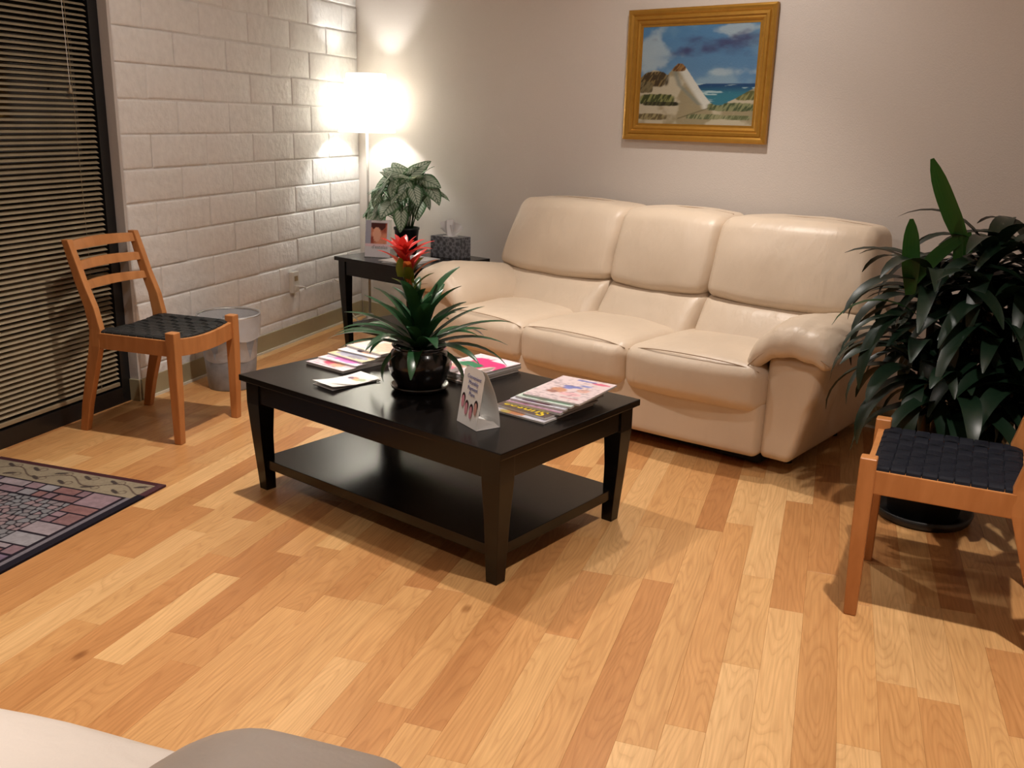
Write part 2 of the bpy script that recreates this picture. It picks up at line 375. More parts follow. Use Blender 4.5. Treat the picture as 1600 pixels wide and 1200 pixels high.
# rounded, deformable cushion
def cushion(name, x0, x1, y0, y1, z0, z1, r, mat, parent, n=18, fn=None, wob=.0, seed=0):
    h = Vector(((x1 - x0) / 2, (y1 - y0) / 2, (z1 - z0) / 2)); c = Vector(((x0 + x1) / 2, (y0 + y1) / 2, (z0 + z1) / 2))
    r = min(r, h.x * .999, h.y * .999, h.z * .999)
    def g(a, hh):     # spread samples so that roundings get enough of them
        m = (hh - r) / hh
        if abs(a) < .5: return a / .5 * m
        return math.copysign(m + (1 - m) * (abs(a) - .5) / .5, a)
    bm = bmesh.new(); key = {}
    def vert(a, b_, c_):
        k = (round(a, 5), round(b_, 5), round(c_, 5))
        if k in key: return key[k]
        q = Vector((g(a, h.x) * h.x, g(b_, h.y) * h.y, g(c_, h.z) * h.z))
        inn = Vector([max(-(hh - r), min(hh - r, qq)) for qq, hh in zip(q, h)])
        d = q - inn
        p = inn + d.normalized() * r if d.length > 1e-9 else q
        u = Vector((p.x / h.x, p.y / h.y, p.z / h.z)); p = p + c
        if fn: p = Vector(fn(p, u))
        if wob:
            nv = noise.noise_vector(p * 7 + Vector((seed * 3.1, 0, 0))); p = p + nv * wob
        key[k] = bm.verts.new(p); return key[k]
    L = [-1 + 2 * i / n for i in range(n + 1)]
    for ax in range(3):
        for sg in (-1, 1):
            for i in range(n):
                for j in range(n):
                    q = []
                    for a, b_ in ((L[i], L[j]), (L[i + 1], L[j]), (L[i + 1], L[j + 1]), (L[i], L[j + 1])):
                        t = [a, b_]; t.insert(ax, sg); q.append(vert(*t))
                    try: bm.faces.new(q)
                    except ValueError: pass
    bmesh.ops.recalc_face_normals(bm, faces=bm.faces[:])
    me = bpy.data.meshes.new(name); bm.to_mesh(me); bm.free()
    return link(name, me, mat, parent, True)

# strap leaf
def leaf(name, base, az, el, length, width, droop, mat, parent, n=9, fold=.22, tipw=.0, basew=.45, curl=0., pw=1.3, face=None, tp_=3.2):
    base = Vector(base); hd = Vector((math.cos(az), math.sin(az), 0)); p = base.copy(); v = []; luv = []
    for i in range(n + 1):
        u = i / n; e = el - droop * u ** pw; a2 = az + curl * u
        hd = Vector((math.cos(a2), math.sin(a2), 0)); d = hd * math.cos(e) + Vector((0, 0, math.sin(e)))
        side = Vector((-math.sin(a2), math.cos(a2), 0)); nrm = side.cross(d) * -1
        if nrm.z < 0 and abs(e) < PI / 2: nrm = -nrm
        if face is not None: side = d.cross(face).normalized(); nrm = -face
        w = width * .5 * min(1, basew + 1.7 * u * (1 - basew) / .6) * max(tipw, (1 - u ** tp_)) ** .75
        v += [p - side * w + nrm * fold * w, p - nrm * 0, p + side * w + nrm * fold * w]
        luv += [(-1, u, 0), (0, u, 0), (1, u, 0)]
        p = p + d * (length / n)
    f = []
    for i in range(n):
        for k in (0, 1): f.append((i * 3 + k, i * 3 + k + 1, i * 3 + k + 4, i * 3 + k + 3))
    me = bpy.data.meshes.new(name); me.from_pydata([tuple(q) for q in v], [], f)
    vattr(me, 'luv', luv, 'FLOAT_VECTOR')
    return link(name, me, mat, parent, True)

# ================================================================== SETTING
random.seed(7)
XR, YN = 5.05, -2.0
yb = lambda x: YC + WDY / WDX * x        # back wall line
# floor
flo = MB().add([(-.3, YN - .2, -.03), (XR + .2, YN - .2, -.03), (XR + .2, yb(XR + .2) + .1, -.03), (-.3, yb(-.3) + .1, -.03),
                (-.3, YN - .2, -.0085), (XR + .2, YN - .2, -.0085), (XR + .2, yb(XR + .2) + .1, -.0085), (-.3, yb(-.3) + .1, -.0085)],
               [(0, 3, 2, 1), (4, 5, 6, 7), (0, 1, 5, 4), (1, 2, 6, 5), (2, 3, 7, 6), (3, 0, 4, 7)]).obj('floor', 'subfloor')
tag(flo, 'beech effect laminate floor of short strips', kind='structure')
SW = .0934; strips = []
i0 = int(math.floor((-.1 - 2.867) / SW))
i = i0
while 2.867 + i * SW < XR:
    x0 = 2.867 + i * SW; x1 = x0 + SW
    y = YN + random.uniform(0, .3); last = .5
    while y < YC:
        ln = random.choice([.40, .5, .6, .7, .85, 1.0, 1.2]) + random.uniform(-.02, .02)
        t = random.choice([.05, .2, .3, .42, .5, .55, .62, .68, .75, .82, .9, .98])
        while abs(t - last) < .1: t = random.random()
        last = t
        y0, y1 = y, y + ln; y = y1
        yl, yr = yb(x0) - .001, yb(x1) - .001
        strips.append((x0, x1, y0, min(y1, yl), min(y1, yr), y0 < min(yl, yr), t, random.uniform(0, 80)))
    i += 1
def strip_geo(sp):
    x0, x1, y0, ya, yb_, ok, t, sd = sp; g = .00012; c = .0004
    v = [(x0 + g, y0 + g, -.008), (x1 - g, y0 + g, -.008), (x1 - g, yb_ - g, -.008), (x0 + g, ya - g, -.008),
         (x0 + g, y0 + g, -c), (x1 - g, y0 + g, -c), (x1 - g, yb_ - g, -c), (x0 + g, ya - g, -c),
         (x0 + g + c, y0 + g + c, 0), (x1 - g - c, y0 + g + c, 0), (x1 - g - c, yb_ - g - c, 0), (x0 + g + c, ya - g - c, 0)]
    f = [(8, 9, 10, 11)]
    for a in (0, 4):
        for k in range(4): f.append((a + k, a + (k + 1) % 4, a + 4 + (k + 1) % 4, a + 4 + k))
    return v, f
def score(sp):
    P = ((sp[0] + sp[1]) / 2, (sp[2] + sp[3]) / 2, 0); d = Vector(P) - CAM_POS
    if d.dot(_f) < .3: return -1
    u, v, z = proj(P)
    if not (-40 < u < 1640 and -40 < v < 1260): return -1
    return (sp[3] - sp[2]) / z ** 3
strips = [s for s in strips if s[5] and s[3] - s[2] > .03]
strips.sort(key=score, reverse=True)
rest = MB(); rt = []; rs = []
for k, sp in enumerate(strips):
    v, f = strip_geo(sp)
    if k < 300 and score(sp) > 0:
        me = bpy.data.meshes.new('plank'); me.from_pydata(v, [], f)
        vattr(me, 'tint', [sp[6]] * len(v)); vattr(me, 'seed', [sp[7]] * len(v))
        link('plank', me, 'beech_laminate', flo)
    else:
        rest.add(v, f); rt += [sp[6]] * len(v); rs += [sp[7]] * len(v)
o = rest.obj('planks', 'beech_laminate', flo, fix=False); vattr(o.data, 'tint', rt); vattr(o.data, 'seed', rs); o['kind'] = 'stuff'

# brick (painted block) wall, window opening y 1.45..3.475
JY0, JY1, JZ = 1.45, 3.475, 2.22
wlf = MB()
for d in ((-.26, -.006, JY1, YC + .12, -.008, CEIL), (-.26, -.006, YN - .1, JY0, -.008, CEIL), (-.26, -.006, JY0, JY1, JZ, CEIL)): wlf.box(*d)
wall_left = tag(wlf.obj('wall_left', 'mortar'), 'white painted concrete block wall', kind='structure')
CH, BL = .1524, .4064
def block(y0, y1, z0, z1, sd):
    ny, nz = 8, 5; g = .0022; v = []; f = []
    random.seed(sd); jz0, jz1 = random.uniform(-.002, .002), random.uniform(-.002, .002); dx = random.uniform(-.0012, .0022)
    ys = [y0 + g, y0 + g + .003, y0 + g + .009] + [y0 + .009 + g + (y1 - y0 - .018 - 2 * g) * k / (ny - 4) for k in range(1, ny - 4)] + [y1 - g - .009, y1 - g - .003, y1 - g]
    zs = [z0 + g, z0 + g + .003, z0 + g + .009, (z0 + z1) / 2 - .03, (z0 + z1) / 2 + .03, z1 - g - .009, z1 - g - .003, z1 - g]
    for a, yy in enumerate(ys):
        for c, zz in enumerate(zs):
            e = min(min(a, len(ys) - 1 - a), min(c, len(zs) - 1 - c))
            x = (-.0065, -.0019, 0.)[min(e, 2)] + dx
            if e >= 1: x += .0028 * noise.noise(Vector((yy * 14, zz * 14, sd * .7))) + .0018 * noise.noise(Vector((yy * 40, zz * 40, sd)))
            v.append((x, yy + .0015 * noise.noise(Vector((yy * 20, zz * 9, 3))), zz + (jz0 if c < 4 else jz1)))
    m_ = len(zs)
    for a in range(len(ys) - 1):
        for c in range(m_ - 1): f.append((a * m_ + c, (a + 1) * m_ + c, (a + 1) * m_ + c + 1, a * m_ + c + 1))
    MB().add(v, f).obj('block', 'white_block', wall_left, smooth=True, fix=False)
sd = 0
for r_ in range(0, 16):
    z0, z1 = r_ * CH, min((r_ + 1) * CH, CEIL)
    j = 3.685 if r_ % 2 else 3.888
    ed = [JY1 + .012]
    while j < YC - .03:
        if j > ed[-1] + .05: ed.append(j)
        j += BL
    ed.append(YC)
    for a, b_ in zip(ed, ed[1:]): sd += 1; block(a, b_, z0, z1, sd)
box('jamb', (-.07, -.002, JY1 - .006, JY1 + .012, 0, JZ), 'jamb_paint', wall_left)
# back, right, near walls, ceiling
t_ = .12
wb = MB(); P0, P1 = wl(-.15, 0), wl((XR + .1) / WDX, 0); Q0, Q1 = wl(-.15, -t_), wl((XR + .1) / WDX, -t_)
wb.add([(P0.x, P0.y, -.03), (P1.x, P1.y, -.03), (Q1.x, Q1.y, -.03), (Q0.x, Q0.y, -.03), (P0.x, P0.y, CEIL), (P1.x, P1.y, CEIL), (Q1.x, Q1.y, CEIL), (Q0.x, Q0.y, CEIL)],
       [(0, 3, 2, 1), (4, 5, 6, 7), (0, 1, 5, 4), (1, 2, 6, 5), (2, 3, 7, 6), (3, 0, 4, 7)])
tag(wb.obj('wall_back', 'wall_paint'), 'plain beige painted wall behind the sofa', kind='structure')
tag(box('wall_right', (XR, XR + .1, YN - .1, yb(XR), -.03, CEIL), 'wall_paint'), 'plain beige painted side wall', kind='structure')
tag(box('wall_near', (-.26, XR + .1, YN - .12, YN, -.03, CEIL), 'wall_paint'), 'plain beige painted wall behind the viewer', kind='structure')
tag(box('ceiling', (-.4, XR + .2, YN - .2, YC + .3, CEIL, CEIL + .08), 'ceiling_paint'), 'white ceiling', kind='structure')
# baseboards
bl = tag(box('baseboard_left', (-.004, .008, JY1 + .004, YC - .004, .0, .104), 'vinyl_base', bevel=.003), 'olive tan vinyl baseboard along the block wall', kind='structure')
box('caulk_strip', (.008, .016, JY1 + .004, YC - .01, 0, .012), 'caulk', bl)
box('return_strip', (-.06, .006, JY1 - .016, JY1 - .006, 0, .104), 'vinyl_base', bl)
bb = bpy.data.objects.new('baseboard_back', None); COL.objects.link(bb); bb.location = wl(0, 0); bb.rotation_euler.z = ROTW; tag(bb, 'olive tan vinyl baseboard behind the sofa', kind='structure')
box('vinyl_strip', (.02, 5.3, -.010, .001, 0, .104), 'vinyl_base', bb, bevel=.003)
box('caulk_strip', (.02, 5.3, -.017, -.010, 0, .010), 'caulk', bb)

# window with mini blind
win = bpy.data.objects.new('window_1', None); COL.objects.link(win); win.location = (-.06, 2.46, 0); tag(win, 'dark framed floor length window', kind='structure')
hw = (JY1 - JY0) / 2
def wb_(nm, d, m): return box(nm, (d[0], d[1], d[2], d[3], d[4], d[5]), m, win, bevel=.003)
wb_('frame_stile', (-.06, .012, hw - .062, hw - .006, 0, JZ), 'black_metal'); wb_('frame_stile', (-.06, .012, -hw + .006, -hw + .062, 0, JZ), 'black_metal')
wb_('frame_rail', (-.06, .012, -hw + .062, hw - .062, 0, .075), 'black_metal'); wb_('frame_rail', (-.06, .012, -hw + .062, hw - .062, JZ - .06, JZ - .003), 'black_metal')
box('pane', (-.045, -.04, -hw + .062, hw - .062, .075, JZ - .06), 'night_glass', win)
bli = thing('window_blind', 'tan horizontal mini blind lowered over the dark window', 'window blind', (-.062, 2.46, 0))
BW = hw - .07
sl = MB(); ns = 4
rows = []
for sgn in (-1, 1):
    y = sgn * BW
    rows.append([(-.0115 * math.cos(.55) + .023 * math.cos(.55) * k / ns, y, .0115 * math.sin(.55) * (1 - 2 * k / ns) * 1. + .0022 * (1 - (2 * k / ns - 1) ** 2)) for k in range(ns + 1)])
sl.loft(rows, closed=False)
slat = sl.obj('slat', 'blind_slat', bli, fix=False, smooth=True); PITCH = .0222; z = .125
slat.location = (0, 0, z)
z += PITCH
while z < JZ - .1:
    c = slat.copy(); COL.objects.link(c); c.location = (0, 0, z); z += PITCH
box('bottom_rail', (-.011, .011, -BW, BW, .085, .102), 'blind_slat', bli, bevel=.003)
box('head_rail', (-.014, .014, -BW, BW, JZ - .1, JZ - .063), 'blind_slat', bli, bevel=.003)
for yy in (BW - .12, 0, -BW + .12): MB().tube([(.0125, yy, .1), (.0125, yy, JZ - .1)], .0008, 5).obj('ladder_cord', 'blind_slat', bli)
MB().tube([(.020, BW - .14, 1.42), (.018, BW - .14, JZ - .1)], .0012, 6).obj('pull_cord', 'white_cable', bli)
MB().lathe([(0, .035), (.003, .034), (.008, .004), (.008, 0), (0, 0)], 12, (.020, BW - .14, 1.385)).obj('tassel', 'blind_slat', bli, smooth=True)

# outlet + cable
ou = thing('wall_outlet', 'beige surface mounted power outlet on the block wall', 'outlet', (.0015, 4.826, .30))
box('box_body', (0, .028, -.035, .035, 0, .125), 'outlet_plastic', ou, bevel=.004)
for zz in (.03, .085): box('socket_face', (.028, .0305, -.017, .017, zz - .015, zz + .015), 'outlet_slot' if zz > .05 else 'outlet_plastic', ou, bevel=.002)
cab = MB().tube([(.034, 4.83, .335), (.055, 4.845, .335), (.06, 4.875, .325), (.03, 4.92, .305), (.016, 4.98, .306), (.013, 5.1, .309), (.013, 5.3, .309), (.02, 5.42, .26), (.06, 5.45, .06), (.12, 5.43, .012)], .0042, 8).obj('lamp_cable', 'white_cable', smooth=True)
tag(cab, 'white lamp cable running along the block wall from the outlet', 'cable')

# ceiling downlights
for x, y, wt, lb in DOWNLIGHTS:
    t = thing('ceiling_light', lb, 'ceiling light', (x, y, CEIL), group='recessed ceiling lights')
    MB().lathe([(.058, -.001), (.085, -.001), (.088, -.006), (.060, -.010), (.058, -.001)], 32).obj('trim_ring', 'white_trim', t, smooth=True)
    MB().lathe([(0, -.002), (.057, -.002)], 32).obj('lens', 'downlight_glow', t)
    ld = bpy.data.lights.new('downlight', 'SPOT'); ld.energy = wt; ld.color = WARM; ld.spot_size = math.radians(84); ld.spot_blend = 1.0; ld.shadow_soft_size = .028
    lo = bpy.data.objects.new('downlight_beam', ld); COL.objects.link(lo); lo.parent = t; lo.location = (0, 0, -.03)

# ================================================================== SOFAS
def sofa(name, label, loc, rotz, mat, seats, backs, bow=.07, armw=.24, wob=.0035, bulge=1., by=0., seams=True, slope=.065, back_r=.05):
    """local: x along the width, -y is the front; seats / backs = x positions of the cushion ends"""
    S = thing(name, label, 'sofa', loc, rotz)
    x0, x1 = seats[0], seats[-1]; W_ = (x1 - x0) / 2 + armw
    bo = lambda x: bow * (1 - min(1, abs(x / W_)) ** 2)
    FR = -.40                                        # front plane of the base (before the bow)
    # front panel / base
    cushion('base_panel', x0 - .01, x1 + .01, FR - .02, .36, .062, .30, .03, mat, S, 14, lambda p, u: (p.x, p.y - (bo(p.x) if u.y < 0 else 0), p.z), wob * .5)
    box('plinth', (x0 + .02, x1 - .02, FR + .06, .32, .012, .075), 'sofa_underside', S)
    for fx in (x0 - .05, x1 + .05):
        for fy in (FR + .18, .26):
            MB().lathe([(0, 0), (.016, 0), (.02, .07), (0, .07)], 16, (fx, fy, 0)).obj('foot', 'sofa_underside', S, smooth=True)
    # seat cushions
    for k, (a, b_) in enumerate(zip(seats, seats[1:])):
        c = (a + b_) / 2; hw_ = (b_ - a) / 2
        def fn(p, u, c=c, hw_=hw_, k=k):
            e = (p.x - c) / hw_
            y, z = p.y, p.z
            if u.y < 0: y -= bo(p.x) * -u.y
            crown = (1 - e * e)
            if u.z > 0: z += .022 * crown * (1 - .3 * u.y * u.y) * u.z
            if u.y < -.3: y -= .03 * crown * (1 - u.z * u.z * .6)
            if u.y < 0 and u.z < 0: y += .05 * u.y * u.z * 0
            # pucker towards the side seams on the front
            if u.y < -.5: z += .006 * math.sin(p.x * 95 + k) * abs(e) ** 3 * max(0, 1 - abs(u.z))
            z -= .02 * max(0, u.y) * u.z
            return (p.x, y, z)
        q = cushion('seat_cushion', a - .010, b_ + .010, FR - .045, .16, .245, .435, .055, mat, S, 22, fn, wob, k)
        # stitched seam along the top front edge
        pts = []
        for i in range(25):
            e = -1 + 2 * i / 24; x = c + e * hw_ * .97
            pts.append((x, FR - .036 - bo(x) * .95 - .026 * (1 - e * e) + .014, .425 + .019 * (1 - e * e) - (.012 * abs(e) ** 6)))
        MB().tube(pts, .0022, 6).obj('seam', 'seam_thread', q, smooth=True)
    # backrest: lumbar rolls and upper cushions
    bw = lambda x: .07 * bulge * (1 - min(1, abs(x / (W_ + .02))) ** 4)
    box('back_shell', (backs[0] + .05, backs[-1] - .05, .33, .43, .06, .84), mat, S, bevel=.03, seg=3)
    for k, (a, b_) in enumerate(zip(backs, backs[1:])):
        c = (a + b_) / 2; hw_ = (b_ - a) / 2
        def fl_(p, u, c=c, hw_=hw_, k=k):
            e = (p.x - c) / hw_; y = p.y; g_ = max(0, min(1, (.59 - p.z) / .19))
            if u.y < 0:
                y -= -u.y * (bw(p.x) + .018 * (1 - e ** 4) + .155 * bulge * g_ ** .8)
                y += .005 * math.sin(p.x * 55 + 2 * k + p.z * 20) * (1 - u.z * u.z) * -u.y
            return (p.x, y, p.z - .012 * (1 - e * e) * max(0, u.z))
        cushion('lumbar_roll', a - .008, b_ + .008, .15 + by * .6, .36, .36, .60, .05, mat, S, 18, fl_, wob * 1.4, k + 5)
        def fu(p, u, c=c, hw_=hw_, k=k):
            e = (p.x - c) / hw_; h_ = (p.z - .565) / .36
            y, z = p.y, p.z
            if u.y < 0:
                y -= -u.y * (bw(p.x) + .022 * (1 - e ** 4) + .03 * (1 - (2 * h_ - .8) ** 2 / 1.5))
            y += .115 * max(0, h_) ** 1.15 * (1 - u.y) / 2
            z += .014 * (1 - e * e) * max(0, u.z) - .024 * (1 - e * e) * max(0, -u.z)
            x = p.x
            if k == 0 and e < 0: x += .06 * max(0, h_) * -e
            if k == len(backs) - 2 and e > 0: x -= .06 * max(0, h_) * e
            return (x, y, z)
        q = cushion('back_cushion', a - .008, b_ + .008, .135 + by, .44, .575, .925, back_r, mat, S, 22, fu, wob * 1.6, k + 9)
        if seams:
            pts = []
            for i in range(21):
                e = -1 + 2 * i / 20; x = c + e * hw_ * .90
                if k == 0 and e < 0: x += .06 * -e
                if k == len(backs) - 2 and e > 0: x -= .06 * e
                pts.append((x, .335, .9245 + .0145 * (1 - e * e)))
            MB().tube(pts, .002, 6).obj('seam', 'seam_thread', q, smooth=True)
    # arms
    for sg in (-1, 1):
        xi = x1 if sg > 0 else -x0
        def fa(p, u, sg=sg, xi=xi):
            x = p.x; h_ = (p.z - .05) / .45
            out = (x - xi) / armw
            if out > 0:
                x = xi + armw * out * (.50 + .50 * min(1, max(0, h_)) ** .75)
            return (sg * x, p.y - .01 * max(0, -u.y), p.z)
        cushion('arm_body', xi + .001, xi + armw, FR - .005, .33, .058, .485, .04, mat, S, 16, fa, wob * .5, 3)
        def fp(p, u, sg=sg, xi=xi):
            e = (p.x - (xi + .095)) / .175; z = p.z; y = p.y
            z -= .115 * max(0, -e) ** 1.9 + .045 * max(0, e) ** 2.2
            z -= .045 * max(0, -u.y) ** 3
            z -= slope * max(0, u.y + .5) / 1.5
            if u.y < -.3: z += .004 * math.sin(p.x * 75) * max(0, -u.y)
            return (sg * p.x, y, z)
        q = cushion('arm_pad', xi - .08, xi + .27, FR - .055, .22, .515, .635, .055, mat, S, 20, fp, wob, 21 + sg)
        pts = []
        for i in range(19):
            e = -1 + 2 * i / 18; x = xi + .095 + .165 * e
            pts.append((sg * x, FR - .053, .570 - .115 * max(0, -e) ** 1.9 - .045 * max(0, e) ** 2.2 - .034 - .004))
        MB().tube(pts, .0022, 6).obj('seam', 'seam_thread', q, smooth=True)
    return S
sofa('leather_sofa', 'cream leather three seat sofa against the beige wall', wl(2.55, .5), ROTW, 'cream_leather',
     [-.83, -.33, .24, .83], [-.98, -.24, .29, 1.02])
sofa('leather_loveseat', 'pale leather loveseat seen from behind at the lower left edge', (2.37, .015, 0), -PI / 2, 'pale_leather',
     [-.52, 0, .52], [-.55, 0, .55], bow=.03, bulge=.15, by=.03, seams=False, slope=0., back_r=.08)

# ================================================================== TABLES
def leg_taper(x, y, z1, w0, w1, sx, sy):
    """square leg whose two inner sides taper; sx, sy = direction of the outer corner"""
    def ring(w, z, ins): 
        cx, cy = x - sx * ins, y - sy * ins
        return [(cx, cy, z), (cx - sx * w, cy, z), (cx - sx * w, cy - sy * w, z), (cx, cy - sy * w, z)]
    return MB().loft([ring(w1, 0, .022), ring(w1 * 1.08, .05, .019), ring((w0 + w1) / 2, z1 * .5, .008), ring(w0, z1 * .80, 0), ring(w0, z1, 0)])
def low_table(name, label, loc, rotz, L, Wd, H, shelf_z, leg_w, group=None, apron=.075, inset=.017, top=.022):
    T = thing(name, label, 'table', loc, rotz, group)
    box('table_top', (-L / 2, L / 2, -Wd / 2, Wd / 2, H - top, H), 'espresso_wood', T, bevel=.003)
    l, w = L / 2 - inset, Wd / 2 - inset
    for sx in (-1, 1):
        for sy in (-1, 1): leg_taper(sx * l, sy * w, H - top, leg_w, leg_w * .60, sx, sy).obj('leg', 'espresso_wood', T, bevel=.002)
    za, zb = H - top - apron, H - top
    for sy in (-1, 1):
        y = sy * (w - .006); box('apron', (-l + leg_w, l - leg_w, min(y, y - sy * .02), max(y, y - sy * .02), za, zb), 'espresso_wood', T, bevel=.001)
    for sx in (-1, 1):
        x = sx * (l - .006); box('apron', (min(x, x - sx * .02), max(x, x - sx * .02), -w + leg_w, w - leg_w, za, zb), 'espresso_wood', T, bevel=.001)
    ins = .028
    box('shelf', (-l + ins, l - ins, -w + ins, w - ins, shelf_z - .035, shelf_z), 'espresso_wood', T, bevel=.002)
    return T
TANG = -.3521; TL, TW, TH = 1.212, .734, .433
te1 = Vector((math.cos(TANG), math.sin(TANG), 0)); te2 = Vector((-math.sin(TANG), math.cos(TANG), 0))
TN = Vector((2.2116, 2.3156, 0))                         # near (right front) corner of the top
TC = TN - te1 * TL / 2 + te2 * TW / 2
low_table('coffee_table', 'low black brown coffee table with lower shelf in the middle of the room', TC, TANG, TL, TW, TH, .118, .068)
def tp(a, b_, z=TH): return TN + te1 * a + te2 * b_ + Vector((0, 0, z))     # a (<0) along, b inward from the near corner
EH = .55
low_table('end_table', 'tall square black brown end table between lamp and sofa', wl(.985, .475), ROTW, .65, .61, EH, .16, .055, apron=.08)
def ep(s, t, z=EH): return wl(s, t, z)

# ================================================================== CHAIRS
def chair(name, label, loc, rotz, web, group):
    C = thing(name, label, 'chair', loc, rotz, group)
    wood = 'beech_wood'
    def sect(c, wx, wy, z): return [(c[0] - wx / 2, c[1] - wy / 2, z), (c[0] + wx / 2, c[1] - wy / 2, z), (c[0] + wx / 2, c[1] + wy / 2, z), (c[0] - wx / 2, c[1] + wy / 2, z)]
    HY = .198
    for sy in (-1, 1):
        c = (.222, sy * HY)
        MB().loft([sect((c[0] - .004, c[1] - sy * .002), .034, .032, 0), sect(c, .042, .040, .25), sect(c, .044, .042, .36), sect(c, .044, .042, .472)]).obj('leg', wood, C, bevel=.006, seg=3)
        path = [(-.262, 0, .036), (-.236, .12, .042), (-.196, .26, .050), (-.162, .38, .056), (-.156, .45, .056), (-.174, .54, .050), (-.212, .64, .044), (-.240, .73, .040), (-.266, .812, .034)]
        MB().loft([sect((px, sy * (HY - .004 if pz > .4 else HY)), pw_, .030 if pz > .1 else .028, pz) for px, pz, pw_ in path]).obj('back_post', wood, C, bevel=.005, seg=2)
        # side rail
        box('side_rail', (-.140, .202, sy * HY - .013, sy * HY + .013, .372, .438), wood, C, bevel=.003)
    # front rail, top edge dipping in the middle
    rg = []
    for i in range(17):
        e = -1 + 2 * i / 16; y = e * (HY - .02); dz = -.016 * (1 - e * e)
        rg.append([(.209, y, .37 + dz * .8), (.234, y, .37 + dz * .8), (.234, y, .442 + dz), (.209, y, .442 + dz)])
    MB().loft(rg).obj('front_rail', wood, C, bevel=.002)
    box('rear_rail', (-.170, -.145, -HY + .012, HY - .012, .372, .432), wood, C, bevel=.003)
    # ladder back slats, bowed backwards
    for z0, z1 in ((.766, .806), (.686, .722), (.606, .640)):
        zc = (z0 + z1) / 2; xc = -.186 - (zc - .54) * .285
        rg = []
        for i in range(13):
            e = -1 + 2 * i / 12; y = e * (HY - .008); dx = -.030 * (1 - e * e); w = 1.
            lean = .28 * (z1 - z0) / 2; zz = .006 * (1 - e * e)
            rg.append([(xc + dx + lean - .009, y, z0), (xc + dx + lean + .009, y, z0), (xc + dx - lean + .009, y, z1 + zz - .004), (xc + dx - lean - .009, y, z1 + zz - .004)])
        MB().loft(rg).obj('back_slat', wood, C, bevel=.003)
    # woven webbing seat: straps over and under each other
    NX, NY = 9, 9; sag = lambda x, y: .446 - .017 * (1 - (y / .19) ** 2) * (.6 + .4 * (1 - ((x - .03) / .2) ** 2))
    xa, xb, ya = -.150, .206, .192
    def strap(fixed, w, along_x, par):
        st_ = MB(); rg = []
        n = 48
        for i in range(n + 1):
            u = i / n
            if along_x: x, y = xa + (xb - xa) * u, fixed
            else: x, y = fixed, -ya + 2 * ya * u
            k = (u * (NX if along_x else NY)); ph = math.cos(PI * (math.floor(k) + par)) * math.sin(PI * (k - math.floor(k))) ** .6
            z = sag(x, y) + .0034 * ph + (.0005)
            dn = 0
            th = .0022
            if along_x: rg.append([(x, y - w / 2, z - th), (x, y + w / 2, z - th), (x, y + w / 2 * .92, z + th), (x, y - w / 2 * .92, z + th)])
            else: rg.append([(x - w / 2, y, z - th), (x + w / 2, y, z - th), (x + w / 2 * .92, y, z + th), (x - w / 2 * .92, y, z + th)])
        # wrap the ends down over the rails
        def down(r, dirv):
            o1 = [(p[0] + dirv[0] * .010, p[1] + dirv[1] * .010, p[2] - .004) for p in r]
            o2 = [(p[0] + dirv[0] * .016, p[1] + dirv[1] * .016, p[2] - (.026 if q < 2 else .022)) for q, p in enumerate(r)]
            return [o2, o1]
        a_ = down(rg[0], (-1, 0) if along_x else (0, -1)); b_ = down(rg[-1], (1, 0) if along_x else (0, 1))
        rg = a_ + rg + b_[::-1]
        st_.loft(rg); return st_.obj('seat_strap', web, C, smooth=False)
    wy = 2 * ya / NY; wx = (xb - xa) / NX
    for j in range(NY): strap(-ya + wy * (j + .5), wy * .97, True, j % 2)
    for i in range(NX): strap(xa + wx * (i + .5), wx * .97, False, (i + 1) % 2)
    return C
chair('side_chair', 'wooden ladder back chair with black woven seat beside the window blind', (.335, 3.237, 0), .0, 'black_cord_webbing', 'matching wooden chairs with woven seats')
chair('side_chair', 'wooden chair with navy black woven seat in front of the tall plant', (3.421, 2.752, 0), math.radians(172.5), 'black_webbing', 'matching wooden chairs with woven seats')

# ================================================================== FLOOR LAMP
LP = Vector((.225, 5.385, 0))
la = thing('floor_lamp', 'lit floor lamp with white drum shade in the room corner', 'lamp', LP)
MB().lathe([(0, 0), (.125, 0), (.128, .006), (.122, .014), (.085, .022), (.08, .032), (.055, .040), (.05, .052), (.028, .060), (.022, .085), (.011, .092), (.0, .092)], 40).obj('base', 'brushed_steel', la, smooth=True)
MB().tube([(0, 0, .09), (0, 0, 1.30)], .0085, 14).obj('pole', 'brushed_steel', la, smooth=True)
MB().lathe([(.174, 1.225), (.176, 1.225), (.1195, 1.570), (.1175, 1.570)], 48).obj('shade', 'lamp_shade_fabric', la, smooth=True)
sp = MB()
for k in range(3):
    a = 2 * PI * k / 3 + .3; sp.tube([(0, 0, 1.30), (.145 * math.cos(a), .145 * math.sin(a), 1.405)], .002, 6)
sp.obj('shade_spider', 'brushed_steel', la)
MB().lathe([(0, 1.30), (.018, 1.305), (.018, 1.34), (0, 1.34)], 16).obj('socket', 'white_trim', la, smooth=True)
MB().lathe([(0, 1.34), (.014, 1.343), (.028, 1.37), (.029, 1.395), (.018, 1.422), (0, 1.43)], 20).obj('bulb', 'bulb_glow', la, smooth=True)

